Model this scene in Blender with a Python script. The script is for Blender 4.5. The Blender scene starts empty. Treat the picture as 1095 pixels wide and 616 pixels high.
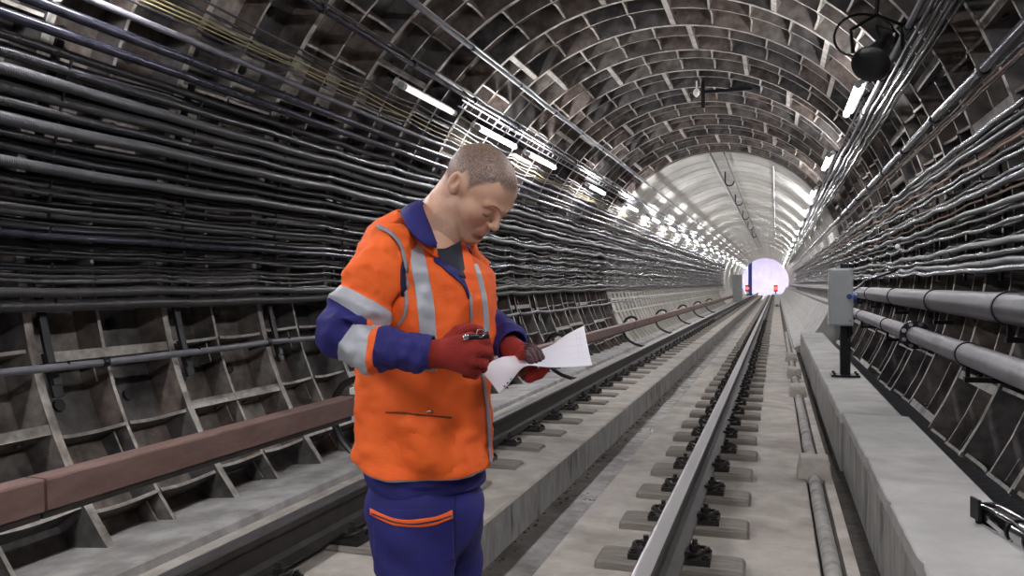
import bpy, bmesh, math, random
import numpy as np
from mathutils import Vector, Matrix, Quaternion
random.seed(7)
SC = bpy.context.scene
COL = SC.collection
R_ = math.radians

# ------------------------------------------------------------------ helpers
def tag(o, label=None, cat=None, group=None, kind=None):
    if label: o['label'] = label
    if cat: o['category'] = cat
    if group: o['group'] = group
    if kind: o['kind'] = kind
    return o

class MB:
    """collects verts / faces for ONE mesh"""
    def __init__(s): s.v = []; s.f = []; s.m = []; s.t = []
    def add(s, vs, fs, mi=0, tone=0.0):
        b = len(s.v); s.v.extend([tuple(p) for p in vs])
        for f in fs:
            s.f.append(tuple(b+i for i in f)); s.m.append(mi); s.t.append(tone)
    def box(s, x0, x1, y0, y1, z0, z1, mi=0, tone=0.0):
        s.add([(x0,y0,z0),(x1,y0,z0),(x1,y1,z0),(x0,y1,z0),(x0,y0,z1),(x1,y0,z1),(x1,y1,z1),(x0,y1,z1)],
              [(0,3,2,1),(4,5,6,7),(0,1,5,4),(1,2,6,5),(2,3,7,6),(3,0,4,7)], mi, tone)
    def bar(s, a, b, w, h, mi=0, up=(0,0,1)):
        a = Vector(a); b = Vector(b); d = (b-a).normalized(); u = Vector(up)
        r = d.cross(u)
        if r.length < 1e-4: r = d.cross(Vector((1,0,0)))
        r.normalize(); u = r.cross(d).normalized()
        vs = []
        for p in (a, b):
            for i, j in ((-1,-1),(1,-1),(1,1),(-1,1)): vs.append(p + r*i*w/2 + u*j*h/2)
        s.add(vs, [(0,1,2,3),(7,6,5,4),(0,4,5,1),(1,5,6,2),(2,6,7,3),(3,7,4,0)], mi)
    def tube(s, pts, rad, n=8, mi=0, caps=True, tone=0.0):
        pts = [Vector(p) for p in pts]; k = len(pts)
        rads = rad if isinstance(rad, (list, tuple)) else [rad]*k
        ref = None; vs = []
        for i, p in enumerate(pts):
            d = (pts[min(i+1, k-1)] - pts[max(i-1, 0)]).normalized()
            if ref is None:
                ref = Vector((0,0,1)) if abs(d.z) < .9 else Vector((1,0,0))
            r = (ref - d*ref.dot(d)).normalized(); ref = r; q = d.cross(r)
            for j in range(n):
                a = 2*math.pi*j/n
                vs.append(p + (r*math.cos(a) + q*math.sin(a))*rads[i])
        fs = []
        for i in range(k-1):
            for j in range(n):
                j2 = (j+1) % n
                fs.append((i*n+j, i*n+j2, (i+1)*n+j2, (i+1)*n+j))
        if caps:
            fs.append(tuple(reversed(range(n)))); fs.append(tuple((k-1)*n+j for j in range(n)))
        s.add(vs, fs, mi, tone)
    def cyl(s, a, b, r, n=12, mi=0): s.tube([a, b], r, n, mi)
    def build(s, name, mats, parent=None, smooth=False, tone=False, bevel=0, ang=40):
        me = bpy.data.meshes.new(name)
        me.from_pydata(s.v, [], s.f); me.update()
        if not isinstance(mats, (list, tuple)): mats = [mats]
        for m in mats: me.materials.append(m)
        if len(mats) > 1: me.polygons.foreach_set('material_index', s.m)
        if tone:
            at = me.attributes.new('tone', 'FLOAT', 'FACE'); at.data.foreach_set('value', s.t)
        if smooth:
            me.polygons.foreach_set('use_smooth', [True]*len(me.polygons))
            try: me.set_sharp_from_angle(angle=R_(ang))
            except Exception: pass
        o = bpy.data.objects.new(name, me); COL.objects.link(o)
        if parent: o.parent = parent
        if bevel:
            md = o.modifiers.new('bevel', 'BEVEL'); md.width = bevel; md.segments = 2; md.limit_method = 'ANGLE'
        return o

def empty(name, loc=(0,0,0), rz=0):
    o = bpy.data.objects.new(name, None); COL.objects.link(o)
    o.empty_display_size = .1
    o.location = loc; o.rotation_euler = (0,0,rz); return o

def copy_tree(o, parent=None):
    c = o.copy(); COL.objects.link(c); c.parent = parent
    for ch in list(o.children): copy_tree(ch, c)
    return c

# ------------------------------------------------------------------ materials
def mat(name, col, rough=.6, metal=0.0, col2=None, nscale=8, col3=None, n3=2.0, t3=(.55,.7), bump=0, bscale=40,
        tone=None, spec=None, emis=None, estr=0, wave=None, wbump=.3, stretch=None, coord='Object', rvar=0):
    m = bpy.data.materials.new(name); m.use_nodes = True
    nt = m.node_tree; N = nt.nodes; L = nt.links; b = N['Principled BSDF']
    b.inputs['Base Color'].default_value = (*col, 1); b.inputs['Roughness'].default_value = rough
    b.inputs['Metallic'].default_value = metal
    if spec is not None: b.inputs['Specular IOR Level'].default_value = spec
    tc = N.new('ShaderNodeTexCoord'); src = tc.outputs[coord]
    if stretch:
        mp = N.new('ShaderNodeMapping'); mp.inputs['Scale'].default_value = stretch
        L.new(src, mp.inputs[0]); src = mp.outputs[0]
    out = None
    def noise(sc, det=6, rg=.6):
        n = N.new('ShaderNodeTexNoise'); n.inputs['Scale'].default_value = sc
        n.inputs['Detail'].default_value = det; n.inputs['Roughness'].default_value = rg
        L.new(src, n.inputs['Vector']); return n
    if col2:
        n = noise(nscale); r = N.new('ShaderNodeValToRGB'); L.new(n.outputs['Fac'], r.inputs[0])
        r.color_ramp.elements[0].position = .35; r.color_ramp.elements[0].color = (*col, 1)
        r.color_ramp.elements[1].position = .68; r.color_ramp.elements[1].color = (*col2, 1)
        out = r.outputs[0]
    if col3:
        n = noise(n3, 4); mr = N.new('ShaderNodeMapRange'); L.new(n.outputs['Fac'], mr.inputs[0])
        mr.inputs[1].default_value, mr.inputs[2].default_value = t3
        mx = N.new('ShaderNodeMixRGB'); L.new(mr.outputs[0], mx.inputs[0])
        if out: L.new(out, mx.inputs[1])
        else: mx.inputs[1].default_value = (*col, 1)
        mx.inputs[2].default_value = (*col3, 1); out = mx.outputs[0]
    if tone:      # per-panel colour (differing rust and dirt; lamplight painted into upper left plates)
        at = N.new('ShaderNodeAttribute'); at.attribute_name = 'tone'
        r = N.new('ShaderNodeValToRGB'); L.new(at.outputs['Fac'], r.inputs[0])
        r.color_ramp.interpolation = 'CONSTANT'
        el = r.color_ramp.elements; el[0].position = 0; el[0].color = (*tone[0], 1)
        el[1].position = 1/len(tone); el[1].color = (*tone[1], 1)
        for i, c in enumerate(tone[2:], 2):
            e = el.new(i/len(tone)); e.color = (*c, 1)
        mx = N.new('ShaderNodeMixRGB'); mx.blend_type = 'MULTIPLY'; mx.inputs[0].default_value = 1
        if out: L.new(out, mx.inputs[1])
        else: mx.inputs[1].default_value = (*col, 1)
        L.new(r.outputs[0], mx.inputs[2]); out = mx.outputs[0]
    if out: L.new(out, b.inputs['Base Color'])
    if rvar:
        n = noise(nscale*1.7); mr = N.new('ShaderNodeMapRange'); L.new(n.outputs['Fac'], mr.inputs[0])
        mr.inputs[1].default_value = .35; mr.inputs[2].default_value = .65
        mr.inputs[3].default_value = max(.05, rough-rvar); mr.inputs[4].default_value = min(1, rough+rvar)
        L.new(mr.outputs[0], b.inputs['Roughness'])
    h = None
    if bump:
        n = noise(bscale, 8); bp = N.new('ShaderNodeBump'); bp.inputs['Strength'].default_value = bump
        bp.inputs['Distance'].default_value = .01; L.new(n.outputs['Fac'], bp.inputs['Height']); h = bp
    if wave:
        w = N.new('ShaderNodeTexWave'); w.wave_type = 'BANDS'; w.bands_direction = 'Y'
        w.inputs['Scale'].default_value = wave; w.inputs['Distortion'].default_value = .8
        w.inputs['Detail'].default_value = 1
        L.new(tc.outputs['Object'], w.inputs['Vector'])
        bp = N.new('ShaderNodeBump'); bp.inputs['Strength'].default_value = wbump; bp.inputs['Distance'].default_value = .006
        L.new(w.outputs['Fac'], bp.inputs['Height'])
        if h: L.new(h.outputs[0], bp.inputs['Normal'])
        h = bp
    if h: L.new(h.outputs[0], b.inputs['Normal'])
    if emis:
        b.inputs['Emission Color'].default_value = (*emis, 1); b.inputs['Emission Strength'].default_value = estr
    return m

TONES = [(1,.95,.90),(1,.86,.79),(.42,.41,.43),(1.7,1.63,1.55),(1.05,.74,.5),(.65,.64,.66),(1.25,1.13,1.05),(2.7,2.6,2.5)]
M = {}
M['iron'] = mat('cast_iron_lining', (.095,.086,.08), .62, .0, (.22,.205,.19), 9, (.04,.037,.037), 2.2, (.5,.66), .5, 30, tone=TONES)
M['iron_edge'] = mat('lit_iron_edge', (.28,.26,.23), .5, .0, (.52,.49,.44), 14, (.16,.12,.09), 3, (.52,.7), .3, 40)  # inner rib edges painted pale to stand in for lamplight on them
M['bolt'] = mat('dark_bolt', (.015,.014,.016), .5, .3)
M['lining'] = mat('precast_lining', (.42,.405,.37), .8, 0, (.58,.565,.52), 1.4, (.36,.32,.26), .7, (.55,.8), .15, 20)
M['joint'] = mat('lining_joint', (.11,.10,.085), .8)
M['slab'] = mat('track_concrete', (.33,.30,.265), .85, 0, (.47,.435,.39), 5, (.21,.185,.155), 1.3, (.52,.72), .5, 60)
M['ledge'] = mat('dusty_ledge_concrete', (.27,.26,.25), .85, 0, (.47,.46,.45), 4, (.17,.15,.13), 2.1, (.5,.75), .6, 50)
M['face'] = mat('stained_concrete_face', (.24,.23,.215), .85, 0, (.42,.41,.385), 7, (.09,.085,.08), 3.5, (.56,.7), .5, 50, stretch=(1,1.6,.5))
M['wet'] = mat('wet_channel_bed', (.10,.09,.08), .45, 0, (.17,.155,.135), 3, (.06,.052,.045), 1.5, (.5,.6), .3, 60, rvar=.2)
M['bench'] = mat('walkway_concrete', (.38,.37,.355), .8, 0, (.50,.49,.475), 3, (.29,.275,.26), 1.2, (.55,.75), .35, 70)
M['rail_top'] = mat('polished_rail_head', (.50,.49,.49), .36, .85)
M['rail_top2'] = mat('dull_rail_head', (.13,.125,.13), .34, .6)
M['rail_side'] = mat('rail_dark_side', (.020,.018,.018), .6, .0, (.045,.037,.033), 9)
M['timber'] = mat('weathered_timber', (.16,.145,.125), .85, 0, (.28,.255,.225), 6, (.06,.052,.045), 4, (.55,.7), .7, 40, stretch=(.5,5,3))
M['clip'] = mat('black_rail_fastening', (.018,.017,.018), .42, .4, (.045,.035,.03), 30)
M['contact'] = mat('pinkish_brown_rail', (.165,.095,.078), .55, .0, (.235,.15,.13), 10, (.09,.055,.05), 5, (.6,.75), .35, 50, stretch=(1,.3,1))
M['cable'] = mat('black_cable', (.006,.006,.008), .26, 0, (.014,.014,.016), 6)
M['ribbed'] = mat('ribbed_cable', (.007,.007,.009), .25, 0, (.018,.018,.02), 12, wave=22, wbump=.35)
M['sheath'] = mat('grey_black_sheath', (.035,.035,.038), .30, 0, (.06,.06,.065), 5, wave=22, wbump=.25)
M['dusty'] = mat('dusty_grey_cable', (.025,.025,.027), .34, 0, (.060,.058,.058), 8, (.03,.03,.03), 3, (.45,.65), wave=18, wbump=.2)
M['conduit'] = mat('grey_conduit', (.11,.11,.125), .42, .1, (.17,.17,.19), 6)
M['dark_conduit'] = mat('dark_conduit', (.018,.018,.028), .22, .3, (.035,.035,.05), 8)
M['steelpipe'] = mat('pale_steel_pipe', (.32,.32,.34), .3, .7)
M['pipe'] = mat('painted_grey_pipe', (.13,.125,.135), .45, .1, (.20,.19,.205), 7, (.085,.08,.085), 2.5, (.55,.7), .2, 60)
M['pipe_dark'] = mat('dark_grey_pipe', (.060,.056,.066), .38, .1, (.10,.094,.108), 6, (.04,.036,.04), 2, (.55,.7), .2, 60)
M['strap'] = mat('black_steel_strap', (.012,.012,.014), .4, .5)
M['yellow'] = mat('yellowish_wire', (.26,.23,.12), .5)
M['copper'] = mat('copper_brown_wire', (.20,.10,.06), .5)
M['grey_paint'] = mat('grey_cabinet_paint', (.36,.38,.38), .45, 0, (.44,.46,.46), 5)
M['white_paint'] = mat('white_enamel', (.7,.7,.7), .4)
M['blue'] = mat('blue_plastic', (.02,.05,.25), .35)
M['black'] = mat('black_paint', (.008,.008,.010), .28)
M['chrome'] = mat('bright_steel', (.62,.62,.64), .18, 1.0)
M['gravel'] = mat('dark_ballast_dirt', (.04,.034,.03), .95, 0, (.085,.075,.065), 14, bump=.8, bscale=30)
TUBE = mat('lamp_tube', (.9,.9,.9), .4, emis=(.98,.965,1.0), estr=80)
TUBE2 = mat('dim_lamp_tube', (.9,.8,.8), .4, emis=(1.0,.82,.85), estr=.8)
# ------------------------------------------------------------------ tunnel frame
X0, Z0 = -1.3, 1.66          # axis of the round tunnel
YS, YM, YE = -7.6, 20.1, 104.0   # back end, cast iron / concrete change, far portal
def cy(phi, y, r):
    a = R_(phi); return (X0 + r*math.cos(a), y, Z0 + r*math.sin(a))
RI, RM, RO = 2.80, 2.835, 3.02
P = 9.47
def cbox(mb, f0, f1, y0, y1, r0, r1, n=1, mi=0, tone=0, edge=None, sag=0, ny=1):
    """block in tunnel coordinates: angle, along, radius (r0 inner). inner face may have its own material"""
    vs = []; 
    for i in range(n+1):
        f = f0 + (f1-f0)*i/n
        for j in range(ny+1):
            t = j/ny; y = y0 + (y1-y0)*t; s = sag*math.sin(math.pi*t)**1.0
            vs.append(cy(f, y, r0+s)); vs.append(cy(f, y, r1))
    W = 2*(ny+1)
    A = lambda i, j, k: i*W + 2*j + k
    fin, fs = [], []
    for i in range(n):
        for j in range(ny):
            fin.append((A(i,j,0), A(i+1,j,0), A(i+1,j+1,0), A(i,j+1,0)))
        fs.append((A(i,0,0), A(i,0,1), A(i+1,0,1), A(i+1,0,0)))
        fs.append((A(i,ny,0), A(i+1,ny,0), A(i+1,ny,1), A(i,ny,1)))
    for j in range(ny):
        fs.append((A(0,j,0), A(0,j+1,0), A(0,j+1,1), A(0,j,1)))
        fs.append((A(n,j,0), A(n,j,1), A(n,j+1,1), A(n,j+1,0)))
    b = len(mb.v); mb.v.extend(vs)
    for f in fs: mb.f.append(tuple(b+i for i in f)); mb.m.append(mi); mb.t.append(tone)
    for f in fin: mb.f.append(tuple(b+i for i in f)); mb.m.append(edge if edge is not None else mi); mb.t.append(tone)

ZONES = {'wall_left': MB(), 'ceiling': MB(), 'wall_right': MB()}
def zone(phi):
    return ZONES['wall_left' if phi > 152 else 'ceiling' if phi > 28 else 'wall_right']
rnd = random.Random(3)
nring = int(round((YM - YS)/1.1))
for k in range(nring):
    ya = YM - (k+1)*1.1; yb = ya + 1.1
    off = (k*0.37 % 1)*P
    nseg = int(276/P) + 1
    behind = yb < -1.2
    lowoff = (k % 3)*.07*P
    segs = [(-50 + lowoff + i*P, -99, 28) for i in range(-1, 9)] + [(28 + off + i*P, 28, 171) for i in range(-1, 16)] + [(166.8 + lowoff*.8 + i*P, 171, 240) for i in range(0, 8)]
    for s, (f0, fa, fb) in enumerate(segs):
        f1 = min(f0 + P, fb); f0 = max(f0, fa)
        if f1 - f0 < 1: continue
        if f0 < -38 or f0 > 230: continue
        z = zone((f0+f1)/2)
        for h in range(2):
            y0 = ya + .55*h; y1 = y0 + .55
            tone = rnd.choice([0,0,1,1,1,2,2,3,4,5,5,6,6,7] if h == 0 else [0,1,1,2,5,5,6,3,0,4])/8 + .05
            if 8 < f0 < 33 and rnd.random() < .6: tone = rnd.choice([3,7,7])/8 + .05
            if 144 < f0 < 166 and ya < 6 and rnd.random() < .6: tone = 7/8 + .05  # near upper left plates made pale, lamplight put into their tone
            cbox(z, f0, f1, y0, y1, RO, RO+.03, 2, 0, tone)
            if behind: continue
            # grout plug and two small bolts on the plate
            fc = (f0+f1)/2 + rnd.uniform(-.5,.5); yc = (y0+y1)/2
            z.cyl(cy(fc, yc, RO+.01), cy(fc, yc, RO-.02), .040, 8, 2)
            if rnd.random() < .45:
                z.cyl(cy(f0+3.2, y0+.15, RO), cy(f0+3.2, y0+.15, RO-.04), .020, 8, 3)
        # ring flanges (pair) and the thinner middle rib
        t2 = rnd.choice([0,1,5])/8+.05
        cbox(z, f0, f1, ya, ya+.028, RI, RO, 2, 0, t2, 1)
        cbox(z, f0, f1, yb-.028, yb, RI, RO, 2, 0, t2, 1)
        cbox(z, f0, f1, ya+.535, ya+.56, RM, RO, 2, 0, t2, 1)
        # longitudinal flanges, scalloped between the ribs; every fourth is a double segment joint
        if f0 in (28, 171): pass
        elif (s + k*3) % 4 == 0 or (203 < f0 < 206.5 and k % 3 == 1):
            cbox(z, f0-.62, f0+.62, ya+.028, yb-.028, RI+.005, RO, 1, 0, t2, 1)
            if not behind:
                for h in range(2):
                    for q in (.16,.38):
                        a = cy(f0-.9, ya+.55*h+q, RI+.10); b = cy(f0+.9, ya+.55*h+q, RI+.10)
                        z.cyl(a, b, .02, 6, 2)
        else:
            for h in range(2):
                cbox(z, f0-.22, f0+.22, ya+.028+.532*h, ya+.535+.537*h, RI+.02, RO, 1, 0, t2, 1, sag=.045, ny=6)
        # web gussets low down on the sides
        if (f0 > 186 or f0 < -6) and not behind:
            for q in (.50, .59):
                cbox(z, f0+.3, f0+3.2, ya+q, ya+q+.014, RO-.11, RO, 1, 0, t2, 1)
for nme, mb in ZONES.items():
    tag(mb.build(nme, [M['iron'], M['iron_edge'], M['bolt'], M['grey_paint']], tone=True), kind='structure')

# far stretch: pale precast rings with joints
RC = 2.74
mb = MB()
y = YM; rr = random.Random(9)
NF = 44
while y < YE - .01:
    y1 = min(y + 1.1, YE)
    prof = [(y, RC+.035), (y+.045, RC+.035), (y+.06, RC+.005), (y+.5, RC), (y1-.06, RC+.005), (y1-.045, RC+.035), (y1, RC+.035)]
    for a in range(len(prof)-1):
        (ya, ra), (yb, rb) = prof[a], prof[a+1]
        mi = 1 if (a in (0, len(prof)-2)) else 0
        for i in range(NF):
            f0 = -48 + 276*i/NF; f1 = f0 + 276/NF
            mb.add([cy(f0, ya, ra), cy(f1, ya, ra), cy(f1, yb, rb), cy(f0, yb, rb)], [(0,1,2,3)], mi)
    y = y1
# end ring where the iron rings stop
for i in range(NF):
    f0 = -48 + 276*i/NF; f1 = f0 + 276/NF
    mb.add([cy(f0, YM, RC+.035), cy(f1, YM, RC+.035), cy(f1, YM, RO), cy(f0, YM, RO)], [(0,1,2,3)], 1)
tag(mb.build('ceiling_far', [M['lining'], M['joint']], smooth=True, ang=20), kind='structure')
# relief bands on the lower flanks of the far stretch
mb = MB()
y = YM + .55
while y < 60:
    for side in (0, 1):
        for f in ((193, 222) if side else (-42, -13),):
            cbox(mb, f[0], f[1], y-.03, y+.03, RC-.05, RC+.03, 6)
    y += .55
for f in (196, 203, 211, -16, -23, -31):
    cbox(mb, f-.5, f+.5, YM, 60, RC-.045, RC+.03, 1)
tag(mb.build('trim_1', M['lining']), kind='structure')

# ------------------------------------------------------------------ floor: slab, centre channel, ledge
XC0, XC1, ZCH = -1.54, -1.08, -.28
mb = MB()
ya, yb = YS, YE
def strip(mb, pts, y0, y1, mis, seg=1):
    for i in range(len(pts)-1):
        a, b = pts[i], pts[i+1]
        for k in range(seg):
            u0 = y0+(y1-y0)*k/seg; u1 = y0+(y1-y0)*(k+1)/seg
            mb.add([(a[0],u0,a[1]),(b[0],u0,b[1]),(b[0],u1,b[1]),(a[0],u1,a[1])], [(0,1,2,3)], mis[i])
prof = [(-3.75,-.16),(-3.42,-.13),(-3.08,-.10),(-3.05,-.115),(-3.04,-.16),(-2.72,-.17),(-2.70,-.03),(-1.555,-.03),(-1.54,-.042),(-1.535,ZCH),
        (-1.30,ZCH-.012),(-1.09,ZCH),(-1.08,-.062),(-1.068,-.05),(.195,-.05),(.205,-.08),(.305,-.08),(.315,-.046),(.372,-.046),(.38,-.12),(.47,-.11),(1.0,-.12),(1.3,-.10),(1.9,.05)]
mis  = [3,3,3,3,0,0,0,0,1,2,2,1,0,0,0,4,0,0,4,4,4,4,4,4]
strip(mb, prof, ya, yb, mis)
fl = mb.build('floor', [M['slab'], M['face'], M['wet'], M['ledge'], M['gravel']])
tag(fl, kind='structure')

# chipped mortar crumbs and puddle edge along the channel are one loose scatter
mb = MB(); r5 = random.Random(5)
for i in range(150):
    yy = r5.uniform(1.5, 14); s = r5.uniform(.003,.010)
    xx = XC0 + .02 + abs(r5.gauss(0, .03)); 
    mb.box(xx-s, xx+s, yy-s, yy+s*1.4, ZCH-.015, ZCH+s*.7)
tag(mb.build('gravel_crumbs', M['gravel']), 'dark crumbs of grit lying along the foot of the centre channel wall', 'grit', kind='stuff')

# ------------------------------------------------------------------ running rails
def rail_profile(xc, zb, h):
    # foot, web, head of a flat-bottomed rail
    p = [(-.075,0),(-.075,.011),(-.03,.026),(-.010,.045),(-.009,h-.055),(-.037,h-.040),(-.0385,h-.010),(-.032,h-.002),(-.022,h),
         (.022,h),(.032,h-.002),(.0385,h-.010),(.037,h-.040),(.009,h-.055),(.010,.045),(.03,.026),(.075,.011),(.075,0)]
    return [(xc+a*1.1, zb+b) for a, b in p]
SL_T = 0.0                       # sleeper top
def make_rail(xc, label):
    mb = MB(); pr = rail_profile(xc, SL_T+.012, .20-SL_T-.012)
    n = len(pr); ys = [YS, 0, 5, 10, 20, 40, 70, 110]
    for i in range(len(ys)-1):
        for j in range(n):
            a, b = pr[j], pr[(j+1) % n]
            mi = 1 if j in (7,8,9) else 0
            mb.add([(a[0],ys[i],a[1]),(b[0],ys[i],b[1]),(b[0],ys[i+1],b[1]),(a[0],ys[i+1],a[1])], [(0,3,2,1)], mi)
    mb.add([(a[0],YS,a[1]) for a in pr], [tuple(range(n))], 0)
    return tag(mb.build('running_rail', [M['rail_side'], M['rail_top'] if xc > -1 else M['rail_top2']], smooth=True, ang=30), label, 'rail')
XR, XL = -.486, -2.19
make_rail(XR, 'dark steel running rail nearest the raised walkway, with a worn shiny top')
make_rail(XL, 'dark steel running rail behind the worker, between him and the cable wall')

# sleepers with fastenings
def make_sleeper(kind):
    root = empty('sleeper')
    rs = random.Random(kind+11)
    mb = MB(); L = .345 if kind == 0 else .39
    x0, x1 = -L, L
    # timber block with worn, rounded top
    xs = [x0, x0+.012, x0+.05, -.1, .1, x1-.05, x1-.012, x1]
    zt = [SL_T-.018, SL_T-.004, SL_T, SL_T, SL_T, SL_T, SL_T-.004, SL_T-.018]
    W = .115
    for i in range(len(xs)-1):
        w0 = W - (.008 if i == 0 else 0); w1 = W - (.008 if i == len(xs)-2 else 0)
        a, b, za, zb = xs[i], xs[i+1], zt[i], zt[i+1]
        for (ya, yb, da, db) in ((-1, -.88, -.014, 0), (-.88, .88, 0, 0), (.88, 1, 0, -.014)):
            mb.add([(a,ya*w0,za+da),(b,ya*w1,zb+da),(b,yb*w1,zb+db),(a,yb*w0,za+db)], [(0,1,2,3)])
        mb.add([(a,-w0,-.09),(b,-w1,-.09),(b,-w1,zb-.014),(a,-w0,za-.014)], [(0,1,2,3)])
        mb.add([(b,w1,-.09),(a,w0,-.09),(a,w0,za-.014),(b,w1,zb-.014)], [(0,1,2,3)])
    w = W-.008
    mb.add([(x0,-w,-.09),(x0,-w,zt[0]-.014),(x0,w,zt[0]-.014),(x0,w,-.09)], [(0,1,2,3)])
    mb.add([(x1,-w,-.09),(x1,w,-.09),(x1,w,zt[0]-.014),(x1,-w,zt[0]-.014)], [(0,1,2,3)])
    mb.build('timber_block', M['timber'], root)
    pl = MB(); pl.box(-.19,.19,-.085,.085,SL_T,SL_T+.013); pl.box(-.19,-.1,-.085,.085,SL_T+.013,SL_T+.026); pl.box(.1,.19,-.085,.085,SL_T+.013,SL_T+.026)
    pl.build('base_plate', M['clip'], root)
    for s in (-1, 1):
        c = MB(); z = SL_T+.013
        c.box(min(s*.07,s*.12), max(s*.07,s*.12), -.035, .035, z+.012, z+.034)
        c.cyl((s*.115,0,z), (s*.115,0,z+.085), .013, 8)
        c.cyl((s*.115,0,z+.036), (s*.115,0,z+.062), .025, 6)
        pts = []
        for i in range(15):
            a = R_(-150 + 300*i/14); pts.append((s*(.128+.042*math.cos(a)), .052*math.sin(a), z+.03+.016*math.cos(a)))
        c.tube(pts, .0085, 6)
        c.build('rail_clip', M['clip'], root, smooth=True)
        for yy in (-.06,.06):
            c2 = MB(); c2.tube([(s*.17,yy,z+q) for q in (0,.012,.0121,.024,.0241,.035)], [.012,.012,.02,.02,.012,.012], 6)
            c2.build('screw', M['clip'], root)
    return root
SP = .66
for side, xc, first in ((0, XR-.004, 1.98), (1, XL+.02, 1.75)):
    proto = make_sleeper(side)
    where = 'rail nearest the raised walkway' if side == 0 else 'rail behind the worker'
    grp = 'timber sleeper blocks under the ' + where
    rs = random.Random(40+side)
    ordinal = ['nearest to us','second nearest','third nearest','fourth nearest','fifth nearest','sixth nearest','seventh nearest','eighth nearest']
    y = first - SP*(2 if side == 0 else 0); i = 0
    while y < 100:
        o = proto if i == 0 else copy_tree(proto)
        o.location = (xc + rs.uniform(-.012,.012), y + rs.uniform(-.012,.012), rs.uniform(-.006,0))
        o.rotation_euler = (0,0,rs.uniform(-.02,.02))
        n_vis = i - (2 if side == 0 else 0)
        if 0 <= n_vis < 8: lab = 'grey timber block under the %s, %s' % (where, ordinal[n_vis])
        elif n_vis < 0: lab = 'grey timber block under the %s, below the picture edge' % where
        else: lab = 'grey timber block far down the track under the %s' % where
        tag(o, lab, 'sleeper', grp)
        if y > 30:   # far ones are a few pixels: keep only block and plate
            pass
        y += SP; i += 1
        if y > 30 and i > 0 and len(proto.children) > 2 and not proto.get('far'):
            far = proto.copy(); COL.objects.link(far); far['far'] = 1
            for ch in list(proto.children):
                if ch.name.split('.')[0] in ('timber_block', 'base_plate'):
                    c = ch.copy(); COL.objects.link(c); c.parent = far
            proto_near = proto; proto = far; far.location = (xc, y, 0); tag(far, 'grey timber block far down the track under the %s' % where, 'sleeper', grp); del far['far']; proto['far'] = 1
            y += SP; i += 1
for o in bpy.data.objects:
    if 'far' in o: del o['far']

# ------------------------------------------------------------------ walkway bench, duct and blocks on the right
def walkway(y0, y1, x0, x1, z, label):
    root = empty('walkway_unit', ((x0+x1)/2, (y0+y1)/2, -.11))
    lx, ly = (x1-x0)/2, (y1-y0)/2
    mb = MB(); rs = random.Random(int(y0*10))
    n = int((y1-y0)/.06)
    # top plate with slightly broken edge along the track
    zt = z + .11; prev = None
    for i in range(n+1):
        yy = -ly + 2*ly*i/n; e = -lx + .004 + abs(rs.gauss(0,.0035)) + (.012 if rs.random() < .05 else 0)
        row = [(e,yy,zt-.07),(e,yy,zt-.008),(e+.008,yy,zt),(lx,yy,zt),(lx,yy,zt-.07)]
        if prev: 
            v = prev+row; mb.add(v, [(j,j+1,j+6,j+5) for j in range(4)]+[(4,0,5,9)])
        else: mb.add(row, [(4,3,2,1,0)])
        prev = row
    mb.add(prev, [(0,1,2,3,4)])
    mb.build('top_slab', M['bench'], root)
    # side wall in cast panels
    k = 0; yy = -ly
    while yy < ly - .05:
        y2 = min(yy+1.15, ly)
        s = MB(); s.box(-lx+.006, -lx+.075, yy+.004, y2-.004, 0, zt-.07)
        s.build('side_panel', M['face'], root, bevel=.003)
        yy = y2
    s = MB(); s.box(lx-.08, lx-.01, -ly, ly, 0, zt-.07); s.build('rear_wall', M['face'], root)
    return tag(root, label, 'walkway', 'raised walkway units')
walkway(1.0, 6.6, .475, .92, .33, 'nearest raised concrete walkway unit, long pale slab beside the track')
walkway(6.64, 12.2, .455, .88, .325, 'middle raised concrete walkway unit carrying the black post and grey box')
walkway(12.24, 17.6, .46, .88, .32, 'farthest raised concrete walkway unit, ending where the pale tunnel lining begins')
# sloping concrete haunch where the walkway stops
mb = MB()
pr = [(.35,0),(.48,.06),(.66,.2),(.82,.42),(.95,.66),(1.06,.9),(1.3,.9),(1.3,-.1),(.35,-.1)]
for i in range(len(pr)):
    a, b = pr[i], pr[(i+1) % len(pr)]
    mb.add([(a[0],17.7,a[1]),(b[0],17.7,b[1]),(b[0],100,b[1]),(a[0],100,a[1])], [(0,3,2,1)])
mb.add([(a[0],17.7,a[1]) for a in pr], [tuple(range(len(pr)))])
tag(mb.build('trim_2', M['bench'], smooth=True), kind='structure')
# half sunk duct with a rounded back
mb = MB(); pts = []; rs = random.Random(8)
y = .6
while y < 24: pts.append((.255+rs.uniform(-.004,.004), y, -.055+rs.uniform(-.003,.003))); y += .4
mb.tube(pts, .042, 10)
tag(mb.build('floor_duct', M['face'], smooth=True), 'rounded grey duct sunk in the floor groove at the foot of the walkway', 'duct')
def block(x, y, w, d, h, label):
    mb = MB(); rs = random.Random(int(y*7))
    N_ = 6; bm = bmesh.new(); bmesh.ops.create_cube(bm, size=1)
    bmesh.ops.subdivide_edges(bm, edges=bm.edges[:], cuts=4, use_grid_fill=True)
    for v in bm.verts:
        v.co += Vector((rs.uniform(-1,1), rs.uniform(-1,1), rs.uniform(-1,1)))*.018
        t = v.co.z + .5
        v.co.x *= 1 - .16*t*t; v.co.y *= 1 - .2*t*t
        v.co = Vector((v.co.x*w, v.co.y*d, (v.co.z+.5)*h))
    me = bpy.data.meshes.new('concrete_block'); bm.to_mesh(me); bm.free(); me.materials.append(M['slab'])
    o = bpy.data.objects.new('concrete_block', me); COL.objects.link(o); o.location = (x, y, -.08)
    md = o.modifiers.new('s', 'BEVEL'); md.width = .01; md.segments = 2
    return tag(o, label, 'block', 'rough concrete blocks on the floor duct')
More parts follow.
